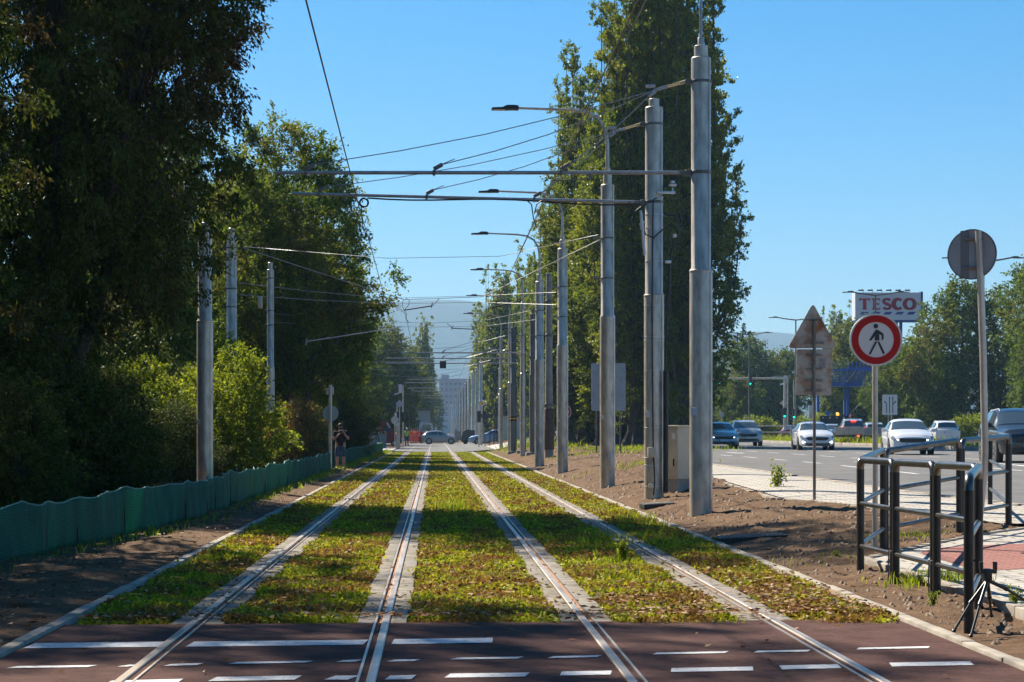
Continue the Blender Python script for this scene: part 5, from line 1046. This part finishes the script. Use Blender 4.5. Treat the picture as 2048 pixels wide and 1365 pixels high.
def car(kind, loc, rz, label, body, sc=(1, 1, 1), lights='drl', rear_on=False, wheel=None, low_drl=False, plate_side='front'):
    t = root('car', loc, label, 'car', None, rz); S0 = PROF[kind]; n0 = len(S0)
    wr_ = wheel or (.36 if kind == 'suv' else .325); arr = np.array(S0); arr = arr*np.array([sc[1], sc[0], 1, 1, sc[0], 1]); arr[:, 2:4] *= sc[2]; arr[:, 5] *= sc[2]
    def sec(s):
        y, w_, zb, zl, wt, zt = s; mid = zb+(zl-zb)*.45
        return [(0, y, zb), (w_*.86, y, zb), (w_*.97, y, zb+.07), (w_, y, mid), (w_*.99, y, zl-.10), (w_*.955, y, zl), (wt, y, zt-.055), (wt*.86, y, zt-.012), (wt*.45, y, zt+.012), (0, y, zt+.018)]
    def interp_st(u):
        i = min(n0-2, int(u)); f = u-i; return arr[i]*(1-f)+arr[i+1]*f
    def surf(u, v, sd, off=0):
        i = min(n0-2, int(u)); f = u-i; a, c = sec(arr[i]), sec(arr[i+1]); j = min(8, int(v)); g = v-j
        p = lambda q, jj: Vector(q[jj]); r0 = p(a, j).lerp(p(c, j), f); r1 = p(a, j+1).lerp(p(c, j+1), f); pt = r0.lerp(r1, g)
        tu = (p(c, j).lerp(p(c, j+1), g)-p(a, j).lerp(p(a, j+1), g)); tv = r1-r0; nn = tv.cross(tu).normalized()*-1
        if nn.dot(Vector((pt.x, 0, .4))) < 0 and abs(pt.x) > .05: nn = -nn
        if abs(pt.x) <= .05 and nn.z < 0: nn = -nn
        pt = pt+nn*off; return Vector((pt.x*sd, pt.y, pt.z))
    m = MB(); full = []
    us = [x*.5 for x in range(2*(n0-1)+1)]
    for u in us:
        h = sec(interp_st(u)); full.append(h+[(-x, y, z) for x, y, z in h[-2:0:-1]])
    k = len(full[0]); m.v = [v for r_ in full for v in r_]; m.f = [[i*k+j, (i+1)*k+j, (i+1)*k+(j+1) % k, i*k+(j+1) % k] for i in range(len(us)-1) for j in range(k)]+[list(range(k)), [(len(us)-1)*k+j for j in range(k)][::-1]]; m.m = [0]*len(m.f)
    obj('body', m, body, t, 28)
    def patch(u0, u1, v0, v1, sds=(1, -1), off=.012, nu=6, nv=5, trim=(0, 0)):
        q = MB()
        for sd in sds:
            o = len(q.v)
            for a in range(nu+1):
                for c in range(nv+1):
                    g = c/nv; q.v.append(tuple(surf(u0+trim[0]*g+(u1-trim[1]*g-u0-trim[0]*g)*a/nu, v0+(v1-v0)*g, sd, off)))
            q.f += [[o+a*(nv+1)+c, o+(a+1)*(nv+1)+c, o+(a+1)*(nv+1)+c+1, o+a*(nv+1)+c+1] for a in range(nu) for c in range(nv)]
        q.m = [0]*len(q.f); return q
    e = n0-1
    ws = patch(4.08, 4.95, 6.15, 9, off=.010); obj('windscreen', ws, M_glass, t, 60)
    rw0 = 8.08 if kind != 'sedan' else 7.1; obj('rear_window', patch(rw0, rw0+.82, 6.25, 9, off=.010), M_glass, t, 60)
    for sd in (1, -1):
        obj('side_window', patch(4.55, 5.98, 5.10, 5.88, (sd,), trim=(.55, 0)), M_glass, t, 60); obj('side_window', patch(6.08, 7.0, 5.10, 5.88, (sd,)), M_glass, t, 60)
        if kind != 'sedan': obj('side_window', patch(7.08, 7.85, 5.14, 5.82, (sd,), trim=(0, .25)), M_glass, t, 60)
    yf, yr_ = arr[0][0], arr[-1][0]; W_ = arr[3][1]; H_z = lambda z: z*sc[2]; bz = .10 if kind == 'suv' else 0
    obj('grille', MB().prism(rpoly([(-.46*sc[0], H_z(.50+bz)), (.46*sc[0], H_z(.50+bz)), (.56*sc[0], H_z(.60+bz)), (.50*sc[0], H_z(.665+bz)), (-.50*sc[0], H_z(.665+bz)), (-.56*sc[0], H_z(.60+bz))], .04), .12, Matrix.Translation((0, yf+.045, 0))), M_trim, t, 0)
    obj('bumper_intake', MB().prism(rpoly([(-.62*sc[0], H_z(.24+bz)), (.62*sc[0], H_z(.24+bz)), (.56*sc[0], H_z(.36+bz)), (-.56*sc[0], H_z(.36+bz))], .03), .16, Matrix.Translation((0, yf+.07, 0))), M_trim, t, 0)
    pz = (.42+bz) if plate_side == 'front' else .0
    p_ = obj('number_plate', MB().box((0, yf-.025, H_z(.43+bz)), (.52, .02, .11)), M_plate, t, 0); obj('country_strip', MB().box((-.24, yf-.037, H_z(.43+bz)), (.04, .005, .11)), M_blue, p_, 0)
    p_ = obj('number_plate', MB().box((0, yr_+.02, H_z(.72+bz*1.2)), (.52, .02, .11)), M_plate, t, 0); obj('country_strip', MB().box((.24, yr_+.032, H_z(.72+bz*1.2)), (.04, .005, .11)), M_blue, p_, 0)
    for sd in (1, -1):
        hl = obj('headlight', patch(1.05, 2.0, 4.35, 5.5, (sd,), .012), M_hl, t, 60)
        if low_drl: obj('daytime_lamp', MB().prism([(sd*.50*sc[0], H_z(.40+bz)), (sd*.76*sc[0], H_z(.37+bz)), (sd*.74*sc[0], H_z(.47+bz))], .2, Matrix.Translation((0, yf+.12, 0))), M_drl, hl, 0)
        elif lights: obj('daytime_lamp', MB().bbox((sd*.66*sc[0], yf+.10, H_z(.60+bz)), (.24, .05, .045), .01, rz=sd*.45), M_drl, hl, 0)
        tl = obj('tail_light', patch(e-1.3, e-.25, 4.25, 5.6, (sd,), .012), M_brake if rear_on else M_tail, t, 60)
        obj('mirror', MB().bbox((sd*(W_+.10), -.72*sc[1], H_z(1.0+bz*1.3)), (.22, .14, .15), .05).box((sd*(W_-.02), -.70*sc[1], H_z(.96+bz*1.3)), (.14, .06, .04)), M_trim if kind != 'hatch' else body, t, 40)
        for yw in (-1.30*sc[1], 1.28*sc[1]):
            x = sd*(W_-.10)
            wh = MB(); T = lambda r_, x0, x1, n=22: wh.add([(x0 if i < n else x1, yw+r_*math.cos(2*math.pi*i/n), wr_+r_*math.sin(2*math.pi*i/n)) for i in range(2*n)], [list(range(n))[::-1], [n+i for i in range(n)]]+[[i, (i+1) % n, n+(i+1) % n, n+i] for i in range(n)])
            wh = MB(); T(wr_+.055, x-.09, x+.106) if sd > 0 else T(wr_+.055, x+.09, x-.106)
            ar = obj('wheel_arch', wh, M_trim, t, 40)
            wh = MB(); T(wr_, sd*(W_-.2), sd*(W_+.016)); w0 = obj('wheel', wh, M_tyre, t, 40)
            wh = MB(); T(wr_*.66, sd*(W_-.1), sd*(W_+.022)); obj('rim', wh, M_rim, w0, 40)
            sp = MB()
            for a in range(5): 
                q_ = a*1.2566; sp.box((sd*(W_+.026), yw+wr_*.36*math.cos(q_+.63), wr_+wr_*.36*math.sin(q_+.63)), (.008, wr_*.16, wr_*.34), M=Matrix.Rotation(q_+.63-math.pi/2, 3, 'X'))
            obj('rim_gap', sp, M_trim, w0, 0)
    if rear_on: obj('brake_light', MB().box((0, arr[8][0]+.16, arr[8][5]-.02), (.36, .05, .05)), M_brake, t, 0)
    if kind == 'suv':
        for sd in (1, -1): obj('roof_rail', MB().tube([surf(5.2, 7, sd, .01), surf(5.6, 7, sd, .05), surf(7.6, 7, sd, .05), surf(7.9, 7, sd, .01)], .018, 6), M_alu, t, 50)
    return t
M_pgrey = paint('paint_grey', (.23, .23, .25)); M_psilver = paint('paint_silver', (.36, .38, .40)); M_pwhite = paint('paint_white', (.66, .66, .68), 0); M_pblack = paint('paint_dark_blue', (.010, .012, .018), .1); M_pmar = paint('paint_maroon', (.12, .012, .035)); M_pbeige = paint('paint_champagne', (.30, .28, .26)); M_pblue = paint('paint_pale_blue', (.22, .30, .42))
def zr(x, y): return gz(x, y)-.028
def pc_(px, Y): return (X(px, Y), Y, zr(X(px, Y), Y))
car('hatch', (X(880, 222), 222, .02), R(90), 'grey hatchback driving across the tram tracks, seen from its right side', M_pgrey, (.93, .95, 1.02))
car('hatch', pc_(1814, 83), R(-7), 'white car facing the camera, behind the railings and the no-pedestrians sign', M_pwhite, (1, 1.0, 1.0))
car('hatch', pc_(1625, 102), R(-4), 'white hatchback facing the camera behind the rusty sign post, low lights on', M_pwhite, (1, 1, .98), low_drl=True)
car('suv', pc_(1489, 129), R(-2), 'tall silver car facing the camera, behind the lower one beside the pole', M_psilver, (1, 1, 1))
car('hatch', pc_(1440, 114), R(-2), 'lower silver car facing the camera, partly hidden by the nearest steel pole', M_psilver, (.98, 1, 1))
car('suv', pc_(2036, 63), R(-6), 'dark blue sport utility car cut by the right edge of the picture', M_pblack, (1, 1, 1.02))
Yv = 141; car('suv', pc_(1886, Yv), R(174), 'white sport utility car seen from behind, right of the white car', M_pwhite, (.98, 1, 1.02), lights=None)
car('suv', pc_(1703, 146), R(172), 'champagne off-road car seen from behind with brake lights on, beside the flatbed', M_pbeige, (1, 1.05, 1.12), lights=None, rear_on=True)
car('sedan', (X(1580, 172), 172, zr(30, 172)), R(174), 'maroon saloon seen from behind, left of the white hatchback', M_pmar, (1, 1, 1.02), lights=None)
car('hatch', (X(1441, 182), 182, zr(26, 182)), R(175), 'pale car seen from behind with its high brake light lit, above the lower silver car', M_pwhite, (1, 1, 1.05), lights=None, rear_on=True)
car('suv', (X(1745, 158), 158, zr(34, 158)), R(174), 'silver-white car seen from behind, half hidden by the no-pedestrians sign post', M_psilver, (.95, 1, .98), lights=None)
car('suv', (X(1662, 176), 176, zr(34, 176)), R(-6), 'small pale car glimpsed between the white hatchback and the champagne one', M_psilver, (.9, .9, .95))
car('sedan', (X(985, 196), 196, .12), R(-100), 'pale blue car behind the railing at the tram stop', M_pblue, (1, 1, 1.05), lights=None)
# flatbed trailer
Y = 134; b = (X(1712, Y), Y, zr(30, Y)); t = root('flatbed_trailer', b, 'flatbed trailer with pale drop sides behind the median grass', 'trailer', rz=R(-12)); M_bed2 = mat('drop_side', (.42, .38, .32), .6, col2=(.5, .46, .40), scale=4); M_bed3 = mat('drop_side_grey', (.30, .30, .31), .5, .3)
obj('tailgate', MB().bbox((-.95, -1.6, 1.0), (.92, .05, .44), .01).bbox((-.02, -1.6, 1.0), (.9, .05, .44), .01), M_bed2, t, 0)
for z in (.86, .98, 1.10): obj('side_board', MB().bbox((1.5, -1.55+.1, z), (2.1, .05, .115), .008), M_bed3, t, 0)
obj('bed', MB().box((.6, -.4, .75), (4.0, 2.3, .08)).box((.6, .75, 1.0), (3.9, .05, .42)), M_bed3, t, 0); obj('chassis', MB().box((.6, -.4, .62), (3.6, 1.2, .14)).box((.5, -1.5, .62), (3.8, .08, .1)), M_trim, t, 0)
for x in (.2, 1.0):
    w0 = MB().tube([(x, -1.3, .32), (x, -1.08, .32)], .32, 18); obj('wheel', w0, M_tyre, t, 40)
obj('tail_light', MB().box((.15, -1.63, .62), (.12, .03, .1)), M_brake, t, 0)
# tow truck deck with boom
Y = 190; b = (X(1668, Y), Y, zr(38, Y)); t = root('tow_truck', b, 'dark truck deck with an orange beacon and a raised red boom', 'truck')
obj('deck', MB().bbox((0, 0, 1.75), (3.2, 3.0, .3), .03).box((0, -1.3, 2.15), (3.2, .1, .5)), M_trim, t, 0); obj('chassis', MB().box((0, 0, 1.1), (2.2, 4.6, .9)), M_trim, t, 0)
for i in range(5): obj('marker_lamp', MB().box((-1.3+i*.65, -1.37, 2.2), (.12, .03, .12)), M_label, t, 0)
for sx in (-1, 1): obj('wheel', MB().tube([(sx*.75, 1, .5), (sx*1.15, 1, .5)], .5, 18), M_tyre, t, 40)
obj('beacon', MB().lathe([(.14, 2.4), (.14, 2.6), (.06, 2.68)], (.1, -1.2, 0), 12), mat('orange_beacon', (1, .25, .02), .3, emit=1.5), t, 40)
obj('boom', MB().tube([(.5, -1.4, 1.0), (1.05, -1.4, 1.75), (1.35, -1.4, 2.5)], [.16, .14, .09], 8), mat('boom_red', (.45, .06, .04), .5), t, 40)
# red van
Y = 186; b = (X(768, Y), Y, .0); t = root('van', b, 'dark red van with a white front edge behind the signal posts on the left', 'van', rz=R(0)); M_vred = paint('paint_red', (.16, .008, .022), .1)
pr = [(-1.9, .35), (1.55, .35), (1.62, .8), (1.5, 1.15), (.75, 1.35), (.28, 2.15), (.0, 2.35), (-1.9, 2.4)]
obj('body', MB().prism(rpoly(pr, .08), 1.9), M_vred, t, 30); obj('side_window', MB().prism([(.02, 1.4), (.66, 1.4), (.24, 2.02), (.02, 2.02)], .02, Matrix.Translation((0, -.962, 0))), M_glass, t, 0)
obj('windscreen', MB().box((.56, 0, 1.78), (.03, 1.6, .9), M=Matrix.Rotation(-.53, 3, 'Y')), M_glass, t, 0)
obj('wind_deflector', MB().prism([(.26, 2.16), (.58, 1.72), (.62, 1.8), (.32, 2.28)], 1.8), M_pwhite, t, 0); obj('indicator', MB().box((1.2, -.965, 1.28), (.14, .03, .1)), mat('amber_light', (1, .35, .03), .3, emit=1.2), t, 0)
obj('bumper', MB().bbox((1.45, 0, .5), (.4, 1.96, .36), .06), M_trim, t, 30)
for x in (-1.1, 1.0): w0 = obj('wheel', MB().tube([(x, -1.0, .34), (x, -.72, .34)], .34, 18), M_tyre, t, 40); obj('rim', MB().tube([(x, -1.006, .34), (x, -.9, .34)], .21, 14), M_rim, w0, 40)
# white truck in the work area
Y = 262; b = (X(852, Y), Y, 0); t = root('truck', b, 'white truck cab with a red and white crane post at the works beyond the crossing', 'truck')
obj('cab', MB().prism(rpoly([(-.95, .7), (.95, .7), (1.0, 1.5), (.8, 2.55), (-.8, 2.6), (-.95, 1.6)], .2), 2.0), M_pwhite, t, 30); obj('windscreen', MB().prism(rpoly([(-.5, 1.5), (.72, 1.5), (.6, 2.3), (-.45, 2.3)], .08), .02, Matrix.Translation((0, -1.02, 0))), M_glass, t, 0)
obj('crane_post', MB().box((-1.5, .3, 2.0), (.32, .3, 3.2)), M_tewhite, t, 0); obj('crane_stripe', MB().box((-1.5, .135, 1.9), (.16, .02, 2.4)), M_signred, t, 0); obj('chassis', MB().box((0, 0, .5), (1.8, 3, .5)), M_trim, t, 0)
for sx in (-.85, .85): obj('wheel', MB().tube([(sx-.15, -.6, .45), (sx+.15, -.6, .45)], .45, 16), M_tyre, t, 40)
# excavator-like dark machine covered in sheets
Y = 212; t = root('machine', (X(940, Y), Y, .05), 'dark covered machine standing just right of the grey hatchback', 'machine')
obj('cover', MB().prism(rpoly([(-.95, .25), (.9, .2), (.95, 1.1), (.7, 1.55), (.1, 1.5), (-.3, 1.62), (-.8, 1.35)], .15), 1.2), mat('dark_cover', (.02, .02, .022), .6, col2=(.06, .06, .06), scale=3), t, 30); obj('frame', MB().box((-1.3, 0, .9), (.7, .6, 1.0)).box((-1.5, 0, 1.5), (.25, .3, .3)), M_oldconc, t, 0)
for sx in (-.5, .5): obj('wheel', MB().tube([(sx, -.66, .25), (sx, -.5, .25)], .25, 14), M_tyre, t, 40)

# ---------------------------------------------------------------- tram shelter, railings, guard rails, building
Y = 176; b = (X(1012, Y), Y, gz(X(1012, Y), Y)); k = Y/4000; t = root('tram_shelter', b, 'tram stop shelter with glass walls and a dark roof behind the dark poles', 'shelter'); zs2 = (862-832)*k+1.5-b[2]
obj('roof', MB().prism([(-1.3, zs2+.08), (1.6, zs2-.12), (1.6, zs2+.02), (-1.3, zs2+.2)], 1.8), M_dk, t, 0)
for x in (-1.0, -.85, 1.45): obj('frame_post', MB().box((x, -.7, zs2/2), (.09, .09, zs2)), M_dk, t, 0)
obj('glass_wall', MB().box((.35, -.62, 1.25), (2.1, .02, 2.1)), mat('shelter_glass', (.36, .42, .38), .15, col2=(.28, .36, .33), scale=1.5), t, 0); obj('name_board', MB().box((-1.7, -.9, zs2-.02), (1.1, .08, .34)).box((-1.35, -.9, zs2/2), (.08, .06, zs2)), mat('board_brown', (.05, .03, .028), .6), t, 0)
obj('bench', MB().box((.4, -.2, .46), (1.6, .4, .06)).box((-.2, -.2, .22), (.06, .3, .44)).box((1.0, -.2, .22), (.06, .3, .44)), M_dk, t, 0)
def guard(x0, y0, x1, y1, h, rails, label, m=M_galv, step=2.0, r=.05):
    z = gz(x0, y0); t = root('guard_rail', (x0, y0, z), label, 'guard rail', 'guard rails around the junction'); d = Vector((x1-x0, y1-y0, 0)); n = max(2, int(d.length/step)+1)
    for f in rails: obj('rail', MB().tube([(0, 0, h*f), d+Vector((0, 0, h*f))], r, 8), m, t, 50)
    for i in range(n): p = d*(i/(n-1)); obj('post', MB().tube([p+Vector((0, 0, -.1)), p+Vector((0, 0, h))], r, 8), m, t, 50)
guard(X(1516, 168), 168, X(1582, 168), 168, 1.35, (.25, .6, 1.0), 'grey three-bar guard rail left of the maroon saloon', step=1.4)
guard(41.0, 166, 52.0, 160, 1.15, (.97,), 'single white guard rail in front of bushes, left of the dark car', M_alu, 2.2, .06)
guard(X(970, 170), 170, X(996, 170), 170, 1.1, (.3, .98), 'black railing in front of the pale blue car', M_dk, .35, .03)
Y = 780; b = (X(906, Y), Y, 0); k = Y/4000; t = root('apartment_block', b, 'pale distant apartment block at the end of the tracks', 'building'); M_blk = mat('block_wall', (.42, .42, .44), .9); M_bwin = mat('block_window', (.2, .21, .23), .3)
zb = lambda py: (862-py)*k+1.5
obj('wall', MB().box((0, 6, zb(758)/2), (56*k, 12, zb(758))).box((-16*k, 6, zb(757)), (16*k, 9, 3)), M_blk, t, 0)
for i in range(8):
    for j in range(6): obj('window', MB().box((-22*k+j*9*k, -.02, 3+i*2.4), (4*k, .1, 1.1)), M_bwin, t, 0)
# low walls / pillars by the left fence
b = (X(706, 118), 118, 0); tag(obj('stone_post', MB().bbox((0, 0, .75), (.26, .26, 1.6), .03), M_oldconc, None, 0, loc=b), 'pale square post among the dark shrubs right of the man', 'post')
b = (X(747, 176), 176, 0); t = root('notice_board', b, 'dark board on two posts left of the red van', 'board'); obj('board', MB().box((0, 0, 2.2), (1.3, .1, 1.0)), M_dk, t, 0)
for x in (-.3, .3): obj('post', MB().tube([(x, 0, -.1), (x, 0, 1.8)], .06, 8), M_dk, t, 50)
b = (X(756, 168), 168, 0); tag(obj('low_wall', MB().bbox((0, 0, .7), (1.4, .3, 1.5), .04), M_oldconc, None, 0, loc=b), 'grey low wall under the dark board by the red van', 'wall')
Y = 290; b = (X(798, Y), Y, 0); t = root('building', b, 'low pale building with a dark opening behind the red van', 'building'); obj('wall', MB().box((0, 4, 2.2), (9, 8, 4.4)), M_blk, t, 0); obj('opening', MB().box((.5, -.03, 1.7), (5, .1, 2.4)), M_glass, t, 0); obj('roof', MB().box((0, 4, 4.55), (9.6, 8.6, .3)), M_galv_dark, t, 0)

# ---------------------------------------------------------------- people
def skin(name, pts, edges, rad, m, parent, sub=2):
    me = bpy.data.meshes.new(name); me.from_pydata([tuple(p) for p in pts], edges, []); o = bpy.data.objects.new(name, me); COL.objects.link(o)
    md = o.modifiers.new('skin', 'SKIN'); md.use_smooth_shade = True; o.modifiers.new('sub', 'SUBSURF').levels = sub
    for i, v in enumerate(me.skin_vertices[0].data): r = rad[i]; v.radius = r if isinstance(r, tuple) else (r, r)
    me.skin_vertices[0].data[0].use_root = True
    dg = bpy.context.evaluated_depsgraph_get(); nm = bpy.data.meshes.new_from_object(o.evaluated_get(dg)); bpy.data.objects.remove(o); bpy.data.meshes.remove(me)
    nm.materials.clear(); nm.materials.append(m); o = bpy.data.objects.new(name, nm); COL.objects.link(o); o.parent = parent; return o
M_skin = mat('skin', (.42, .24, .17), .6); M_hair = mat('dark_hair', (.018, .012, .01), .7)
def person(loc, rz, label, pose, shirt, trousers, short=False, sleeve=False, beard=False, hat=None, h=1.0, group=None, build=1.0):
    t = root('person', loc, label, 'person', group, rz); b_ = build
    J = {'pel': (0, 0, .95), 'bel': (0, -.02, 1.10), 'che': (0, .0, 1.32), 'neck': (0, .0, 1.50), 'hb': (0, -.01, 1.58), 'hc': (0, -.025, 1.665), 'ht': (0, -.015, 1.76)}
    for s, sx in (('l', 1), ('r', -1)): J.update({s+'sh': (sx*.19*b_, 0, 1.43), s+'hip': (sx*.095*b_, 0, .90), s+'kn': (sx*.12, -.03, .50), s+'an': (sx*.13, .0, .09), s+'toe': (sx*.15, -.16, .045)})
    J.update(pose); J = {k_: Vector(v)*h for k_, v in J.items()}
    order = ['pel', 'bel', 'che', 'neck', 'hb', 'hc', 'ht']; E = [(i, i+1) for i in range(6)]; rad = [(.15*b_, .11*b_), (.155*b_, .125*b_), (.155*b_, .115*b_), .055, .06, (.078, .092), (.05, .06)]
    def add(nm, par, r): order.append(nm); E.append((order.index(par), len(order)-1)); rad.append(r)
    hands = []
    for s in 'lr':
        add(s+'hip', 'pel', .088*b_); add(s+'kn', s+'hip', .062*b_); add(s+'an', s+'kn', .043); add(s+'toe', s+'an', .035)
        add(s+'sh', 'che', .062*b_); add(s+'el', s+'sh', .047); add(s+'wr', s+'el', .033)
        d = (J[s+'wr']-J[s+'el']).normalized(); J[s+'pa'] = J[s+'wr']+d*.07; add(s+'pa', s+'wr', (.036, .022)); side = d.cross(Vector((0, -1, .2))).normalized()
        for f in range(4):                                   # fingers and thumb, curled
            o_ = side*(.03-.02*f); J[s+'f%d' % f] = J[s+'pa']+o_+d*(.045-.004*abs(f-1)); J[s+'g%d' % f] = J[s+'f%d' % f]+(d*.5+Vector((0, -.6, -.3))).normalized()*.035
            add(s+'f%d' % f, s+'pa', .0095); add(s+'g%d' % f, s+'f%d' % f, .008)
        J[s+'th'] = J[s+'wr']+d*.045+side*.05; add(s+'th', s+'pa', .0105)
    body = skin('body', [J[k_] for k_ in order], E, [tuple(x*h for x in r) if isinstance(r, tuple) else r*h for r in rad], M_skin, t)
    hc = J['hc']; fy = Vector((0, -.088, 0))*h
    obj('face', MB().ball(hc+fy+Vector((.032, .012, .008)), .011).ball(hc+fy+Vector((-.032, .012, .008)), .011), M_signblk, t, 50)
    obj('nose', MB().ball(hc+fy+Vector((0, -.004, -.02)), (.014, .02, .022)).ball(hc+Vector((.078, .01, -.01)), (.012, .02, .03)).ball(hc+Vector((-.078, .01, -.01)), (.012, .02, .03)), M_skin, t, 50)
    if hat: obj('helmet', MB().ball(hc+Vector((0, .005, .055)), (.105, .12, .085), 12).lathe([(.10, -.006), (.13, 0), (.13, .008), (.1, .012)], hc+Vector((0, -.01, .045)), 14), hat, t, 60)
    else: obj('hair', MB().ball(hc+Vector((0, .022, .045)), (.088, .098, .085), 14), M_hair, t, 60)
    if beard: obj('beard', MB().ball(hc+Vector((0, -.045, -.075)), (.066, .06, .05), 12), M_hair, t, 60)
    # shirt
    o2 = ['bot', 'pel', 'bel', 'che', 'col']; J['bot'] = J['pel']+Vector((0, 0, -.05)); J['col'] = J['che'].lerp(J['neck'], .72); E2 = [(i, i+1) for i in range(4)]; r2 = [(.165*b_, .125*b_), (.168*b_, .128*b_), (.172*b_, .142*b_), (.172*b_, .13*b_), (.075, .07)]
    for s in 'lr':
        o2.append(s+'sh'); E2.append((3, len(o2)-1)); r2.append(.078*b_); J[s+'sl'] = J[s+'sh'].lerp(J[s+'el'], .98 if sleeve else .62); o2.append(s+'sl'); E2.append((len(o2)-2, len(o2)-1)); r2.append(.064)
        if sleeve: J[s+'cu'] = J[s+'el'].lerp(J[s+'wr'], .92); o2.append(s+'cu'); E2.append((len(o2)-2, len(o2)-1)); r2.append(.046)
    skin('shirt', [J[k_] for k_ in o2], E2, [tuple(x*h for x in r) if isinstance(r, tuple) else r*h for r in r2], shirt, t)
    o3 = ['wst', 'pel']; J['wst'] = J['pel']+Vector((0, 0, .06)); E3 = [(0, 1)]; r3 = [(.150*b_, .115*b_), (.162*b_, .122*b_)]
    for s in 'lr':
        o3.append(s+'hip'); E3.append((1, len(o3)-1)); r3.append(.102*b_); J[s+'cf'] = J[s+'hip'].lerp(J[s+'kn'], 1.08 if short else 1.0); o3.append(s+'cf'); E3.append((len(o3)-2, len(o3)-1)); r3.append(.092 if short else .078)
        if not short: J[s+'bt'] = J[s+'kn'].lerp(J[s+'an'], .9); o3.append(s+'bt'); E3.append((len(o3)-2, len(o3)-1)); r3.append(.068)
    skin('shorts' if short else 'trousers', [J[k_] for k_ in o3], E3, [tuple(x*h for x in r) if isinstance(r, tuple) else r*h for r in r3], trousers, t)
    for s in 'lr': obj('shoe', MB().bbox(J[s+'an'].lerp(J[s+'toe'], .55)+Vector((0, 0, -.02)), (.10, .28, .085), .035), M_trim, t, 50)
    return t, J
M_tee = mat('black_tshirt', (.008, .008, .009), .9); M_denim = mat('denim', (.035, .065, .13), .9, col2=(.05, .09, .17), scale=14); M_hivo = mat('orange_workwear', (.75, .09, .02), .8); M_hivy = mat('yellow_vest', (.55, .75, .05), .8); M_dtr = mat('dark_trousers', (.02, .02, .025), .9)
mx, my = X(681, 77), 77.0
t, J = person((mx, my, .0), R(6), 'bearded man in black T-shirt and denim shorts holding a camera to his chin', {'lel': (.30, -.10, 1.16), 'lwr': (.10, -.24, 1.44), 'rel': (-.27, -.12, 1.15), 'rwr': (-.03, -.26, 1.40)}, M_tee, M_denim, True, beard=True, build=1.22, h=1.0)
ct = root('camera', (mx+.03, my-.34, 1.46), 'small black camera held in both hands by the bearded man', 'camera'); obj('camera_body', MB().bbox((0, 0, 0), (.14, .06, .09), .012), M_trim, ct, 30); obj('lens', MB().tube([(0, -.03, 0), (0, -.11, 0)], .032, 14), M_black, ct, 40)
stand = {'lel': (.27, .02, 1.17), 'lwr': (.26, -.10, .95), 'rel': (-.27, .02, 1.17), 'rwr': (-.25, -.12, .97)}; bend = {'lel': (.24, -.18, 1.2), 'lwr': (.10, -.36, 1.12), 'rel': (-.24, -.15, 1.18), 'rwr': (-.08, -.35, 1.1)}
Y = 240
person((X(813.5, 205), 205, 0), R(160), 'worker in a yellow high-visibility vest and white helmet left of the orange group', stand, M_hivy, M_dtr, hat=M_pwhite, group='road workers beyond the crossing')
for px, Y, ps, r_, l in [(823, 236, stand, 30, 'worker in orange at the left of the orange group'), (829, 242, bend, -40, 'worker in orange second from left, arms forward'), (835, 238, stand, 170, 'worker in orange in the middle of the group, back turned'), (842, 250, bend, 80, 'worker in orange at the right of the group near the truck'), (856, 252, stand, -10, 'worker in orange standing in front of the white truck')]:
    person((X(px, Y), Y, 0), R(r_), l, ps, M_hivo, M_hivo, sleeve=True, group='road workers beyond the crossing')
person((X(986, 206), 206, .1), R(20), 'worker in orange behind the pale blue car at the tram stop', stand, M_hivo, M_hivo, sleeve=True, group='road workers beyond the crossing')

# ---------------------------------------------------------------- haze: one even box of air round everything but the sky
hm = bpy.data.materials.new('haze'); hm.use_nodes = True; hn = hm.node_tree; hn.nodes.clear()
pv_ = hn.nodes.new('ShaderNodeVolumePrincipled'); ho = hn.nodes.new('ShaderNodeOutputMaterial'); hn.links.new(pv_.outputs[0], ho.inputs['Volume'])
pv_.inputs['Color'].default_value = (.42, .71, 1, 1); pv_.inputs['Density'].default_value = .00021; pv_.inputs['Anisotropy'].default_value = 0
hz_ = MB().box((150, 1870, 138), (6400, 4100, 282)); setting(obj('haze', hz_, hm, smooth=0), 'stuff')
